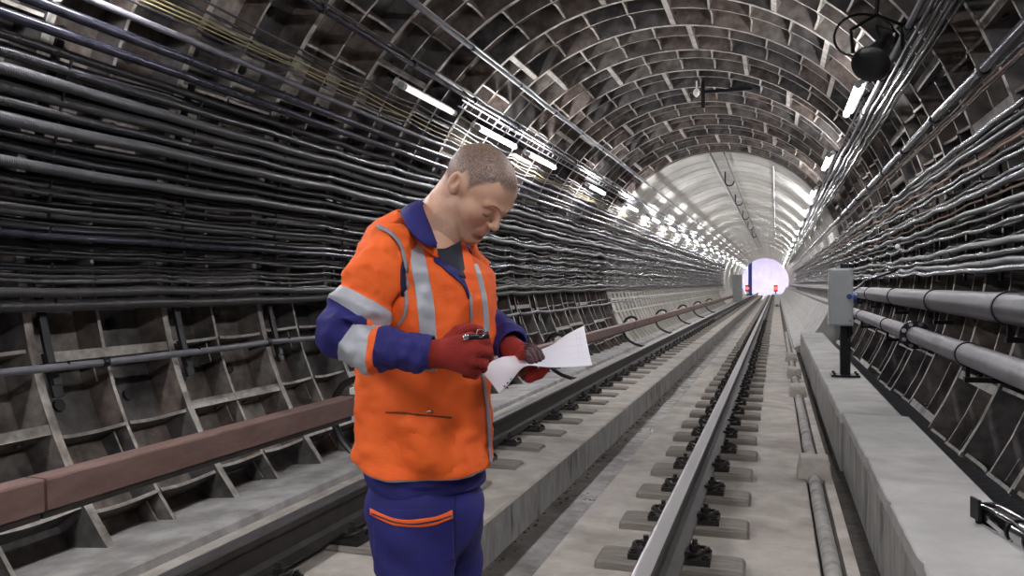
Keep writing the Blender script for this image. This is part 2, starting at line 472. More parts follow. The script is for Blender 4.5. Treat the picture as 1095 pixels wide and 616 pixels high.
block(.255, 6.15, .22, .24, .17, 'nearest rough concrete block sitting over the floor duct')
block(.25, 10.6, .2, .5, .15, 'second rough concrete block over the floor duct, longer and lower')
block(.25, 12.6, .2, .5, .17, 'third concrete block over the floor duct, farther down the track')
block(.25, 15.2, .2, .4, .17, 'farthest concrete block over the floor duct, near the walkway end')
# ------------------------------------------------------------------ cables
def cable_path(phi, r, y0, y1, sag, wob, seed, pitch=1.1, step=.22, y_wavy=6.5):
    rs = random.Random(seed); pts = []
    n0 = int((y1-y0)/pitch)+3
    offs = [rs.gauss(0, wob) for _ in range(n0)]; sg = [sag*rs.uniform(.4,1.3) for _ in range(n0)]
    y = y0
    while y < y1+step*.5:
        k = (y-y0)/pitch; i = int(k); t = k-i
        s = t*t*(3-2*t); amp = .30 + .70*min(1, max(0, (y-4.5)/6.0))
        o = (offs[i]*(1-s)+offs[i+1]*s)*amp
        dz = -sg[i]*4*t*(1-t)*amp
        p = cy(phi + math.degrees(o/r), y, r)
        pts.append((p[0], p[1], p[2]+dz))
        y += step if y < 24 else step*2.5
    return pts
CAB = []
def cable(phi, d, m, label, sag=.03, wob=.012, r=2.62, y0=-2.2, y1=66, name='power_cable', cat='cable', group=None, seed=None, step=.22, n=8):
    mb = MB()
    mb.tube(cable_path(phi, r, y0, y1, sag, wob, seed if seed is not None else len(CAB)+100, step=step), d/2, n, caps=True)
    o = mb.build(name, M[m], smooth=True, ang=60); CAB.append(o)
    tag(o, label, cat, group); return o
LG = 'cables strung along the left wall'
ORD = ['first','second','third','fourth','fifth','sixth','seventh','eighth','ninth','tenth','eleventh','twelfth','thirteenth','fourteenth','fifteenth','sixteenth','seventeenth','eighteenth','nineteenth','twentieth','twenty-first','twenty-second','twenty-third','twenty-fourth','twenty-fifth','twenty-sixth','twenty-seventh','twenty-eighth']
# from the bottom up: angle, diameter, material, look, sag
left = [(198.3,.045,'conduit','slim grey conduit',.01),
 (190.5,.070,'dusty','thick dusty grey cable',.012),(189.0,.055,'dusty','dusty grey cable',.02),
 (187.4,.022,'dusty','thin grey cable',.045),(186.7,.026,'dusty','thin grey cable',.03),(186.0,.020,'cable','thin black cable',.035),
 (184.3,.024,'cable','thin black cable',.03),(183.5,.030,'cable','black cable',.03),(181.9,.042,'dark_conduit','smooth bluish black cable',.02),(180.9,.040,'cable','black cable',.03),
 (179.2,.046,'dusty','dusty grey cable',.03),(178.5,.026,'dusty','thin grey cable',.03),(176.6,.034,'cable','black cable',.035),(175.6,.030,'dusty','grey cable',.03),
 (173.6,.064,'sheath','thick ribbed black cable',.02),(172.0,.044,'cable','black cable',.035),(170.4,.050,'ribbed','ribbed black cable',.02),
 (168.7,.074,'sheath','thickest ribbed black cable',.015),(166.9,.055,'ribbed','ribbed black cable',.02),(165.2,.064,'sheath','thick ribbed black cable',.015),
 (163.3,.068,'sheath','thick ribbed black cable',.015),(161.5,.058,'ribbed','ribbed black cable',.02),(159.7,.054,'ribbed','ribbed black cable',.02)]
for i, (f, d, m, look, sag) in enumerate(left):
    cable(f, d, m, '%s on the left wall, %s line up from the lowest' % (look, ORD[i]), sag*1.25, .013, 2.62 + .02*math.sin(i*2.1), group=LG, n=10 if d > .05 else 8)
# back row peeping out between
for i, (f, d) in enumerate([(188.2,.04),(185.2,.03),(182.7,.04),(180.0,.04),(177.6,.04),(174.7,.04),(171.2,.05),(167.8,.05),(164.2,.05),(160.6,.05)]):
    cable(f, d, 'cable', 'black cable deep against the left wall, %s gap up from the lowest' % ORD[i], .05, .02, 2.70, group='cables behind the front row on the left wall')
cable(157.3,.064,'dark_conduit','lowest of three smooth shiny dark conduits above the ribbed cables',.004,.004,2.60,group='smooth conduits on the left wall',name='conduit',cat='conduit')
cable(154.9,.066,'dark_conduit','middle of three smooth shiny dark conduits above the ribbed cables',.004,.004,2.60,group='smooth conduits on the left wall',name='conduit',cat='conduit')
cable(152.3,.046,'conduit','upper slim grey conduit above the ribbed cables on the left wall',.006,.006,2.60,group='smooth conduits on the left wall',name='conduit',cat='conduit')
cable(150.4,.018,'dusty','thin grey wire just under the yellowish wires, left wall',.03,.01,2.60,group='thin wires on the left wall',name='wire',cat='wire')
for i, f in enumerate((149.7,149.2,148.7)):
    cable(f,.012,'yellow','%s thin yellowish wire under the left row of tube lamps' % ('lower','middle','upper')[i],.02,.018,2.60+.01*i,group='yellowish wires on the left wall',name='wire',cat='wire',y1=40)
cable(147.6,.022,'cable','thin black cable between yellowish wires and left tube lamps',.03,.012,2.62,group='thin wires on the left wall',name='wire',cat='wire')
cable(146.4,.018,'dusty','thin grey wire just below the left tube lamps',.03,.012,2.62,group='thin wires on the left wall',name='wire',cat='wire')
cable(138.9,.055,'dark_conduit','dark conduit running just above the left tube lamps',.004,.006,2.62,name='conduit',cat='conduit',group='ceiling conduits',y1=100)
cable(137.8,.018,'dusty','thin grey wire beside the dark conduit above the left lamps',.01,.006,2.62,name='wire',cat='wire',y1=100)
cable(129.0,.050,'conduit','highest grey conduit crossing the left part of the vault',.003,.004,2.62,name='conduit',cat='conduit',group='ceiling conduits',y1=100)
cable(128.2,.020,'steelpipe','thin pale pipe beside the highest conduit of the vault',.003,.004,2.61,name='conduit',cat='conduit',y1=100)

# right side
RG = 'cables strung along the right wall'
cable(33.3,.05,'conduit','grey conduit beside the right tube lamps, highest on the right',.004,.005,2.60,name='conduit',cat='conduit',y1=100)
for i, f in enumerate((31.9,31.2,30.5,29.8,29.1,28.5)):
    cable(f,.022 if i % 2 else .028,'cable' if i % 3 else 'dusty','thin cable of the high right bundle, %s from its lower edge' % ORD[5-i],.02,.008,2.60+.02*(i%2),group='high bundle on the right wall',name='thin_cable')
cable(19.6,.066,'dark_conduit','thick dark conduit slanting across the upper right wall',.003,.004,2.56,name='conduit',cat='conduit',y1=90)
for i, (f, m) in enumerate(((18.6,'cable'),(18.0,'copper'),(17.6,'cable'))):
    cable(f,.016,m,'%s thin wire under the thick dark conduit on the right' % ('upper black','brown','lower black')[i],.02,.01,2.58,group='wires under the thick dark conduit',name='wire',cat='wire')
right = [(13.4,.04,'cable'),(12.5,.04,'cable'),(11.6,.03,'dusty'),(10.6,.018,'copper'),(10.2,.016,'copper'),(9.3,.036,'cable'),(8.2,.03,'cable'),
         (6.6,.03,'cable'),(5.6,.045,'cable'),(4.5,.018,'copper'),(3.0,.04,'dusty'),(2.0,.03,'cable'),(0.4,.03,'cable'),(-2.2,.045,'conduit'),(-3.6,.028,'cable'),(-4.8,.052,'conduit'),(-5.8,.04,'dark_conduit')]
for i, (f, d, m) in enumerate(right):   # sagging between hooks
    look = {'cable':'black cable','dusty':'dusty grey cable','copper':'thin copper brown wire','conduit':'grey cable','dark_conduit':'dark blue-black cable'}[m]
    cable(f, d, m, '%s on the right wall, %s line down from the thick conduit' % (look, ORD[i+3]), .022 if i % 3 else .03, .009, 2.60 + .02*(i%2), group=RG)
for i, f in enumerate((12.0, 9.8, 7.4, 3.8, 1.2, -1.0, -3)):
    cable(f,.035,'cable','black cable deep against the right wall, %s gap down' % ORD[i], .05, .02, 2.70, group='cables behind the front row on the right wall')

# ------------------------------------------------------------------ cable brackets
def bracket(phis, r, y, full):
    root = empty('cable_bracket', (0, y, 0))
    mb = MB()
    f0, f1 = min(phis)-2, max(phis)+2
    n = 16; rr = r+.105
    pts = [cy(f0+(f1-f0)*i/n, 0, rr) for i in range(n+1)]
    for i in range(n):
        a, b = Vector(pts[i]), Vector(pts[i+1]); c = Vector((X0,0,Z0))
        up = (c-(a+b)/2).normalized()
        mb.bar(a, b, .05, .02, up=up)
    mb.build('upright_strap', M['strap'], root)
    for f in phis:
        h = MB(); a = Vector(cy(f, 0, rr)); 
        inn = (Vector((X0,0,Z0))-a).normalized()
        dn = Vector((0,0,-1)) 
        h.bar(a - Vector((0,0,.03)), a+inn*.11 - Vector((0,0,.035)), .012, .012)
        h.bar(a+inn*.11 - Vector((0,0,.04)), a+inn*.125 + Vector((0,0,.012)), .012, .012, up=inn)
        h.build('hook', M['strap'], root)
    return root
lph = [160.2,162.3,164.3,166.2,168,169.7,171.6,173,175.2,177,178.8,181,183.2,185.6,188,190]
bl = bracket([198.0]+lph, 2.62, 0, True); br = bracket([-5,-2.6,0,2.5,5,8,11,13], 2.62, 0, True)
# low strap continues down the plates
s = MB()
for i in range(6):
    a = Vector(cy(196+i*.9, 0, 2.735)); b = Vector(cy(196.9+i*.9, 0, 2.735)); s.bar(a, b, .07, .02, up=(Vector((X0,0,Z0))-a).normalized())
s.build('foot_strap', M['strap'], bl)
first = True
k = 0; y = 1.43
while y < 46:
    o = bl if first else (copy_tree(bl) if y < 14 else None)
    q = br if first else (copy_tree(br) if y < 14 else None)
    if o is None:
        o = bpy.data.objects.new('cable_bracket', bl.children[0].data); COL.objects.link(o)
        q = bpy.data.objects.new('cable_bracket', br.children[0].data); COL.objects.link(q)
    o.location = (0, y, 0); q.location = (0, y+.3, 0)
    tag(o, 'black slotted steel bracket carrying the cables of the left wall', 'bracket', 'cable brackets of the left wall')
    tag(q, 'black slotted steel bracket carrying the cables of the right wall', 'bracket', 'cable brackets of the right wall')
    first = False; y += 1.1
# ------------------------------------------------------------------ big pipes on the right
def pipe(x, z, r, m, label, flange_y, band_ys):
    root = empty('water_pipe', (x, 0, z))
    mb = MB(); mb.tube([(0,y,0) for y in (-2,2,5,9,14,20,40,80)], r, 28); mb.build('pipe_body', M[m], root, smooth=True, ang=60)
    for yb_ in band_ys:
        b = MB(); b.tube([(0,yb_,0),(0,yb_+.035,0)], r+.008, 28, caps=True)
        b.box(-.012, .012, yb_+.005, yb_+.03, -r-.07, -r)
        b.box(-.02, (1.42-x) if x < 1.2 else .12, yb_-.01, yb_+.045, -r-.10, -r-.07)
        b.build('pipe_clamp', M['strap'], root)
    for fy in flange_y:
        f = MB(); f.tube([(0,fy-.025,0),(0,fy-.003,0)], r*1.75, 24); f.tube([(0,fy+.003,0),(0,fy+.025,0)], r*1.75, 24)
        fo = f.build('flange', M['strap'], root, smooth=True, ang=30)
        for i in range(8):
            a = math.pi*2*(i+.5)/8; g = MB()
            p = (r*1.42*math.cos(a), r*1.42*math.sin(a))
            g.cyl((p[0],fy-.05,p[1]), (p[0],fy+.05,p[1]), .012, 6); g.cyl((p[0],fy-.045,p[1]), (p[0],fy-.025,p[1]), .020, 6)
            g.build('flange_bolt', M['chrome'], fo)
    return tag(root, label, 'pipe')
pipe(1.22, 1.165, .088, 'pipe_dark', 'thick dark grey pipe on the right wall, upper of the two', [], [5.12, 7.3, 9.6, 12, 14.5])
pipe(1.10, .875, .068, 'pipe', 'pale grey flanged pipe on the right wall, lower of the two', [7.55], [5.55, 9.3, 12, 15])

# ------------------------------------------------------------------ tube lamps
def make_lamp(tube_mat, ln=1.4, strong=True):
    root = empty('tube_lamp')      # local: +Z towards the tunnel axis, Y along
    mb = MB(); mb.box(-.032,.032,-ln/2-.05,ln/2+.05,-.06,-.02); mb.box(-.025,.025,-ln/2,ln/2,-.02,-.005)
    mb.build('housing', M['white_paint'], root, bevel=.006)
    t = MB(); t.tube([(0,-ln/2+.03,.03),(0,ln/2-.03,.03)], .028, 12); t.build('tube', tube_mat, root, smooth=True)
    for s in (-1,1):
        c = MB(); c.tube([(0,s*(ln/2-.03),.03),(0,s*(ln/2+.04),.03)], .034, 12); c.box(-.02,.02,s*(ln/2+.005)-.02,s*(ln/2+.005)+.02,-.02,.03)
        c.build('end_cap', M['grey_paint'], root)
    for hy in (-.4,.4):
        b = MB(); b.box(-.015,.015,hy-.015,hy+.015,-.3,-.06); b.build('hanger', M['strap'], root)
    return root
def set_lamp(o, phi, r, y):
    o.location = cy(phi, y, r)
    a = R_(phi); z = Vector((-math.cos(a), 0, -math.sin(a))); yv = Vector((0,1,0)); x = yv.cross(z)
    o.rotation_euler = Matrix((x, yv, z)).transposed().to_euler()
lamp = make_lamp(TUBE)
dim = make_lamp(TUBE2, 1.25); set_lamp(dim, 143.7, 2.55, 7.66)
tag(dim, 'dim pinkish tube lamp, the lone faint one of the left row', 'lamp', 'left row of tube lamps')
left_y = [-5.5,-3.6,-1.6,.8,3.3,9.75,11.8,15.7,19.8,23.8,27.8,31.8,36,40,45,50,56,62,69,76,84,92,99]  # lamps around and behind the camera are unseen, added for more near light
right_y = [-4.6,-2.0,.6,3.9,8.85,13.25,17.9,22.3,26.6,31,36,41,47,53,60,67,75,84,93]  # the start of this row is likewise out of view, as near fill
names_ = {9.75:'bright white tube lamp of the left row next to the dim one',11.8:'second bright white tube lamp of the left row, above the worker',15.7:'third bright white tube lamp of the left row',19.8:'bright tube lamp of the left row where the iron rings end',
  8.85:'nearest bright tube lamp on the right side, below the black horn',13.25:'second bright tube lamp on the right side',17.9:'third bright tube lamp on the right side near the pale lining'}
u = False
for side, ys, phi in (('left', left_y, 144.0), ('right', right_y, 36.0)):
    for y in ys:
        o = copy_tree(lamp) if u else lamp; u = True
        set_lamp(o, phi + (.5 if side == 'right' and y > 15 else 0), 2.52, y)
        lab = names_.get(y) or ('unseen white tube lamp for near fill light on the %s side' % side if y < 5 else 'small far white tube lamp of the %s row in the pale tunnel' % side)
        tag(o, lab, 'lamp', '%s row of tube lamps' % side)
# ladder-like tray the left lamps hang from
def tray(phi, y0, y1, label):
    mb = MB()
    for f in (phi-.9, phi+.9): mb.tube([cy(f, y0, 2.66), cy(f, y1, 2.66)], .010, 6)
    y = y0+.1
    while y < y1: mb.tube([cy(phi-.9, y, 2.66), cy(phi+.9, y, 2.66)], .007, 5); y += .28
    return tag(mb.build('cable_tray', M['steelpipe']), label, 'cable tray')
tray(141.2, 8.6, 40, 'narrow pale ladder tray beside the bright left tube lamps')
tray(34.9, 9.2, 40, 'narrow pale ladder tray beside the right tube lamps')

# conduit clamps (bands) seen as dark ticks on the big conduits
def bands(phi, r, d, y0, label, n=9, pitch=1.65, grp='clamps on the conduits'):
    proto = None
    for k in range(n):
        y = y0 + pitch*k
        if proto is None:
            mb = MB(); mb.tube([(0,-.02,0),(0,.02,0)], d/2+.006, 12)
            v = Vector((math.cos(R_(phi)),0,math.sin(R_(phi))))
            mb.bar(v*d*.4, v*(2.80-r), .03, .02)
            proto = mb.build('conduit_clamp', M['strap']); o = proto
        else:
            o = proto.copy(); COL.objects.link(o)
        o.location = cy(phi, y, r); tag(o, label, 'clamp', grp)
bands(198.3, 2.62, .05, 3.9, 'black clamp holding the slim grey conduit low on the left wall', 6, grp='clamps on the slim low conduit')
bands(138.9, 2.62, .06, 5.5, 'black clamp holding the dark conduit above the left lamps', 10, grp='clamps on the dark lamp-side conduit')
bands(129.0, 2.62, .055, 6.2, 'black clamp holding the highest conduit of the vault', 10, grp='clamps on the highest conduit')
bands(19.6, 2.56, .072, 5.25, 'black clamp holding the thick dark conduit on the right', 8, 1.5, grp='clamps on the thick right conduit')
bands(33.3, 2.60, .055, 6.3, 'black clamp holding the grey conduit beside the right lamps', 8, 1.5, grp='clamps on the high right conduit')

# ------------------------------------------------------------------ crown wires and hooks in the far tunnel
for f, lab in ((93.5,'left'),(87.0,'right')):
    mb = MB(); mb.tube([cy(f, YM-.4, RC-.06), cy(f, 70, RC-.06)], .018, 6)
    tag(mb.build('crown_wire', M['strap']), '%s of two dark wires along the crown of the pale tunnel' % lab, 'wire', 'crown wires')
mb = MB(); mb.tube([cy(95.0, YM+.1, RC-.03), cy(95.0, 70, RC-.03)], .02, 6)
tag(mb.build('conduit', M['white_paint']), 'white conduit along the crown of the pale tunnel', 'conduit')
mb = MB(); mb.tube([cy(63, YM+.1, RC-.03), cy(63, 70, RC-.03)], .02, 6)
tag(mb.build('conduit', M['steelpipe']), 'thin pale conduit right of the crown of the pale tunnel', 'conduit')
hk = None
for k, y in enumerate((23.5, 29.5, 36, 43, 50)):
    if hk is None:
        mb = MB(); pts = [(0,0,.28),(0,0,.0)]
        for i in range(9): a = R_(180+180*i/8); pts.append((-.12-.12*math.cos(a+math.pi)*-1 if 0 else .12+.12*math.cos(a), 0, .12*math.sin(a)))
        mb.tube(pts, .022, 8); hk = mb.build('wire_hook', M['black']); o = hk
    else: o = hk.copy(); COL.objects.link(o)
    o.location = (X0-.05, y, Z0+RC-.27)
    tag(o, 'black hanging hook at the crown of the pale tunnel', 'hook', 'crown hooks')
mb = MB(); mb.box(-.03,.03,-.03,.03,-.28,.15); mb.box(-.03,.75,-.02,.02,-.05,.0); o = mb.build('ceiling_bracket', M['black']); o.location = cy(86.0, 13.4, 2.72)
tag(o, 'black angle bracket fixed to the crown of the iron rings', 'bracket')
mb = MB(); mb.tube([(0,0,.12),(0,0,0)], .012, 6); mb.tube([(0,0,.0),(0,0,-.04),(0,0,-.09),(0,0,-.13)], [.03,.05,.045,.01], 12); o = mb.build('signal_bulb', M['white_paint'], smooth=True); o.location = cy(87.6, 13.1, 2.68)
tag(o, 'small white bulb fitting at the crown of the iron rings', 'bulb')

# ------------------------------------------------------------------ contact rail with its hooped brackets
def contact_piece(y0, y1, label):
    root = empty('contact_rail', (-2.91, (y0+y1)/2, .43)); l = (y1-y0)/2
    mb = MB()
    pr = [(-.055,.062),(-.05,.07),(.05,.07),(.055,.062),(.058,-.06),(.05,-.067),(-.05,-.067),(-.058,-.06)]
    n = len(pr)
    for i in range(n):
        a, b = pr[i], pr[(i+1) % n]
        mb.add([(a[0],-l,a[1]),(b[0],-l,b[1]),(b[0],l,b[1]),(a[0],l,a[1])], [(0,1,2,3)])
    mb.add([(a[0],-l,a[1]) for a in pr], [tuple(range(n))]); mb.add([(a[0],l,a[1]) for a in pr], [tuple(reversed(range(n)))])
    mb.build('cover', M['contact'], root)
    s = MB(); s.box(-.035,.035,-l,l,-.10,-.067); s.build('conductor', M['rail_side'], root)
    return tag(root, label, 'contact rail', 'covered contact rails')
contact_piece(-2, 2.62, 'nearest length of pinkish brown contact rail cover, at the left picture edge')
contact_piece(2.635, 5.22, 'pinkish brown contact rail cover from the left edge up to the worker')
contact_piece(5.55, 17.4, 'pinkish brown contact rail cover right of the worker')
contact_piece(17.5, 60, 'far length of contact rail cover in the pale tunnel')
def hoop():
    root = empty('rail_hoop'); mb = MB()      # C of black flat steel around the back of the rail
    pts = [(.10,0,.10),(.05,0,.155),(-.03,0,.17),(-.12,0,.13),(-.18,0,.05),(-.205,0,-.06),(-.19,0,-.17),(-.14,0,-.27),(-.06,0,-.35),(.05,0,-.41),(.2,0,-.455),(.4,0,-.475)]
    mb.tube(pts, .028, 8); mb.build('hoop', M['black'], root, smooth=True)
    b = MB(); b.box(-.045,.045,-.05,.05,.065,.115); b.cyl((.0,-.03,.10),(.0,-.03,.135),.016,8); b.cyl((.0,.03,.10),(.0,.03,.135),.016,8)
    b.build('insulator', M['white_paint'], root, bevel=.008)
    f = MB(); f.box(.35,.62,-.06,.06,-.50,-.47); f.build('foot_plate', M['strap'], root)
    return root
h0 = hoop()
hl = ['black hooped bracket at the end of the contact rail, half behind the worker','black hooped bracket of the contact rail just right of the papers','black hooped bracket of the contact rail where the pale lining begins','first black hoop of the contact rail in the pale tunnel','second black hoop of the contact rail in the pale tunnel','third black hoop of the contact rail in the pale tunnel','fourth black hoop of the contact rail in the pale tunnel']
for i, y in enumerate((5.38, 11.2, 17.45, 22.4, 27.6, 33, 39)):
    o = h0 if i == 0 else copy_tree(h0); o.location = (-2.91, y, .43)
    tag(o, hl[i], 'bracket', 'contact rail hoops')

# ------------------------------------------------------------------ junction box on a post, right walkway
root = empty('junction_box_post', (.69, 9.3, .33))
mb = MB(); mb.box(-.05,-.03,-.05,.05,0,1.18); mb.box(.03,.05,-.05,.05,0,1.18); mb.box(-.05,.05,.03,.05,0,1.18); mb.build('post', M['strap'], root)
mb = MB(); mb.box(-.14,.14,-.12,.12,0,.02)
for a in (-.11,.11):
    for b in (-.09,.09): mb.cyl((a,b,.02),(a,b,.045),.014,6)
mb.build('foot_plate', M['strap'], root)
mb = MB(); mb.box(-.05,.05,-.06,-.05,.6,1.1); mb.build('mounting_plate', M['strap'], root)
mb = MB(); mb.box(-.175,.06,-.24,-.06,.54,1.13); bx = mb.build('enclosure', M['grey_paint'], root, bevel=.008)
mb = MB(); mb.box(-.165,.05,-.258,-.242,.555,1.115); mb.build('lid', M['grey_paint'], root, bevel=.004)
mb = MB(); mb.cyl((.06,-.16,.83),(.10,-.16,.83),.055,16); mb.cyl((0.02,-.258,.84),(0.02,-.275,.84),.028,12); mb.build('blue_socket', M['blue'], root, smooth=True, ang=30)['label'] = 'blue round socket'
mb = MB()
for x_ in (-.17,.03):
    for z_ in (.6,1.12): mb.cyl((x_,-.258,z_),(x_,-.266,z_),.012,8)
mb.build('lid_screw', M['chrome'], root)
mb = MB(); mb.tube([(.04,-.15,.56),(.05,-.15,.45),(.02,-.1,.4),(.03,-.04,.5),(.08,.02,.9),(.2,.1,1.0),(.5,.2,1.1)], .012, 8); mb.build('feed_cable', M['cable'], root, smooth=True)
tag(root, 'pale grey electrical box mounted on a black post on the walkway', 'electrical box')

# ------------------------------------------------------------------ horn loudspeaker, upper right
root = empty('horn_loudspeaker', (.68, 6.35, 2.93))
q = Vector((-.35,-.75,-.62)).normalized()
def along(t): return Vector((0,0,0)) + q*t
mb = MB(); mb.tube([along(t) for t in (-.12,-.05,0,.06,.12,.16,.165)], [.06,.07,.075,.085,.105,.13,.133], 28); mb.build('horn', M['black'], root, smooth=True, ang=50)
mb = MB(); mb.tube([along(t) for t in (-.22,-.12)], [.06,.062], 20); mb.build('driver', M['black'], root, smooth=True, ang=50)
mb = MB(); mb.tube([along(.164), along(.180), along(.195), along(.203)], [.128,.105,.06,.012], 24); mb.build('dust_cover', M['black'], root, smooth=True)
mb = MB(); pts=[(-.16,0,.02),(-.17,.05,.2),(0,.08,.3),(.17,.05,.2),(.16,0,.02)]; mb.tube(pts,.014,6); mb.bar((0,.08,.3),(.05,.1,.78),.04,.012); mb.build('yoke', M['strap'], root)
tag(root, 'black horn loudspeaker hanging high on the right above the tube lamp', 'loudspeaker')
mb = MB(); pts = []
for i in range(22): a = i/21*math.pi*1.7; pts.append((.60+.2*math.cos(a), 6.45+.04*math.sin(a*2), 3.1+.15*math.sin(a)))
pts += [(.7,6.6,3.2),(.85,6.8,3.2)]
mb.tube(pts, .009, 6); tag(mb.build('loose_cable', M['cable'], smooth=True), 'thin black cable looped around the black horn loudspeaker', 'cable')

# ------------------------------------------------------------------ steel clamp tool lying on the walkway edge
root = empty('steel_clamp', (.845, 3.60, .333), R_(14))
mb = MB()
for x_ in (-.028,.028): mb.tube([(x_,-.26,.05),(x_,-.10,.075),(x_,.10,.078),(x_,.15,.07)], .0085, 8)
mb.box(-.022,.022,-.12,.10,.068,.076); mb.build('side_bars', M['chrome'], root, smooth=True, ang=35)
mb = MB(); mb.box(-.042,.042,.135,.155,.0,.085); mb.box(-.055,-.042,.10,.17,.02,.105); mb.build('end_plate', M['strap'], root, bevel=.003)
mb = MB(); mb.tube([(0,-.20,.035),(0,-.10,.035)], .042, 20); mb.build('barrel', M['chrome'], root, smooth=True, ang=40)
for q_ in (-.21,-.09):
    mb = MB(); mb.tube([(0,q_,.035),(0,q_+.013,.035)], .048, 20); mb.build('collar', M['strap'], root, smooth=True, ang=40)
mb = MB(); mb.tube([(0,-.10,.035),(0,.14,.035)], .012, 8); mb.build('screw', M['strap'], root, smooth=True)
mb = MB(); mb.bar((-.03,.1,.04),(-.03,-.1,.01),.012,.02); mb.bar((.03,.1,.04),(.03,-.1,.01),.012,.02); mb.box(-.03,.03,-.24,.12,-.005,.008); mb.build('base_foot', M['chrome'], root)
tag(root, 'shiny steel screw clamp lying on the near walkway edge, right picture edge', 'clamp')

# ------------------------------------------------------------------ far details
root = empty('equipment_cabinet', (-2.85, 66, -.1))
mb = MB(); mb.box(-.35,.35,-.3,.3,0,2.1); mb.build('body', M['grey_paint'], root, bevel=.02)
mb = MB(); mb.box(-.31,-.01,-.32,-.3,.1,2.0); mb.build('door', M['grey_paint'], root); mb = MB(); mb.box(.01,.31,-.32,-.3,.1,2.0); mb.build('door', M['grey_paint'], root)
tag(root, 'tall blue-grey cabinet far down on the left side of the track', 'cabinet')
root = empty('signal_cabinet', (.05, 50, 0))
mb = MB(); mb.box(-.03,.03,-.03,.03,0,.15); mb.box(-.12,.12,-.12,.12,.0,.03); mb.build('stand', M['strap'], root)
mb = MB(); mb.box(-.14,.14,-.12,.12,.12,.72); mb.build('body', M['white_paint'], root, bevel=.02)
mb = MB(); mb.box(-.12,.12,-.135,-.12,.15,.69); mb.build('door', M['white_paint'], root)
tag(root, 'small white cabinet far down the track on its right side', 'cabinet')
REDL = mat('red_signal_glass', (.6,.02,.02), .4, emis=(1,.05,.04), estr=3)
for x_, lab in ((-3.1,'left'),(-.05,'right')):
    root = empty('signal_lamp', (x_, 96, 0))
    mb = MB(); mb.box(-.05,.05,-.05,.05,0,.5); mb.box(-.2,.2,-.1,.1,.0,.08); mb.build('post', M['strap'], root)
    mb = MB(); mb.box(-.2,.2,-.12,.12,.45,1.15); mb.build('housing', M['black'], root)
    mb = MB(); mb.cyl((0,-.12,.8),(0,-.16,.8),.18,16); mb.build('lens', REDL, root)
    tag(root, 'distant red signal light at the %s of the bright tunnel end' % lab, 'signal')
# bright hall at the end of the tunnel
HW = mat('hall_white_wall', (.80,.78,.86), .6, 0, (.70,.68,.80), 1)
mb = MB()
def quad(a,b,c,d,mi=0): mb.add([a,b,c,d],[(0,1,2,3)],mi)
x0,x1,y0,y1,z1_ = -7.0,3.0,YE,YE+22,5.5
quad((x0,y1,-.2),(x1,y1,-.2),(x1,y1,z1_),(x0,y1,z1_)); quad((x0,y0,-.2),(x0,y1,-.2),(x0,y1,z1_),(x0,y0,z1_)); quad((x1,y0,-.2),(x1,y1,-.2),(x1,y1,z1_),(x1,y0,z1_))
quad((x0,y0,z1_),(x1,y0,z1_),(x1,y1,z1_),(x0,y1,z1_)); quad((x0,y0,-.2),(x1,y0,-.2),(x1,y1,-.2),(x0,y1,-.2),1)
tag(mb.build('wall_back', [HW, M['slab']]), kind='structure')
root = empty('hall_pillar', (-3.1, YE+3, -.2)); mb = MB(); mb.box(-.22,.22,-.22,.22,.1,5.7); mb.build('shaft', M['blue'], root)
mb = MB(); mb.box(-.32,.32,-.32,.32,0,.25); mb.build('base', M['black'], root)
tag(root, 'dark blue pillar in the bright hall at the tunnel end', 'pillar')
HL = mat('hall_lamp', (.9,.9,.9), .4, emis=(.90,.87,1.0), estr=55)
hp = None
for i, (x_, y_) in enumerate([(-4.5,YE+5),(-1.3,YE+5),(1.5,YE+5),(-4.5,YE+14),(-1.3,YE+14),(1.5,YE+14)]):
    if hp is None:
        hp = empty('hall_lamp'); mb = MB(); mb.box(-.7,.7,-.35,.35,-.02,.02); mb.build('diffuser', HL, hp); mb = MB(); mb.box(-.74,.74,-.39,.39,.02,.08); mb.build('housing', M['white_paint'], hp); o = hp
    else: o = copy_tree(hp)
    o.location = (x_, y_, z1_-.1); tag(o, 'bright ceiling lamp of the hall at the tunnel end', 'lamp', 'hall ceiling lamps')

for x_, y_, lab in ((902,272,'farther'),(933,275,'nearer')):
    mb = MB(); yy = 11.5 if x_ == 902 else 9.6
    p = cy(2.6 if x_ == 902 else 0.8, yy, 2.53); mb.tube([(0,-.02,0),(0,-.015,0),(0,0,0),(0,.015,0),(0,.02,0)], [.008,.022,.028,.022,.008], 12); o = mb.build('insulator_knob', M['white_paint'], smooth=True); o.location = p
    tag(o, '%s of two small white knobs among the right wall cables near the grey box' % lab, 'insulator')
# ------------------------------------------------------------------ the worker
from mathutils.bvhtree import BVHTree
from mathutils import noise as mnoise
D0, HY, FP = 2.05, 303.5, 880.0
UC = (452-547.5)/FP*D0
ZG = -.05                                     # floor he stands on
_c, _s = math.cos(R_(17.8)), math.sin(R_(17.8))
man = empty('person', (UC*_c - D0*_s, UC*_s + D0*_c, ZG), R_(17.8))
tag(man, 'worker with cropped hair in orange vest and blue trousers, reading papers between the rails', 'person')
EYE = Vector((-UC, -D0, 1.3-ZG))
def PP(px, py, w=0.0):
    """point of the figure: where it sits across and up, and how far towards the viewer"""
    D = D0 - w
    return Vector(((px-547.5)/FP*D - UC, -w, 1.3-ZG - (py-HY)/FP*D))
MS = {}
def cloth(name, c, c2, rough=.75, **k):
    return mat(name, c, rough, 0, c2, 7, bump=.25, bscale=260, **k)
MS['orange'] = cloth('hi_vis_orange_cloth', (.84,.115,.010), (.93,.150,.016))
MS['blue'] = cloth('royal_blue_cloth', (.009,.008,.105), (.015,.014,.16))
MS['navy'] = cloth('dark_navy_lining', (.008,.008,.05), (.012,.012,.07))
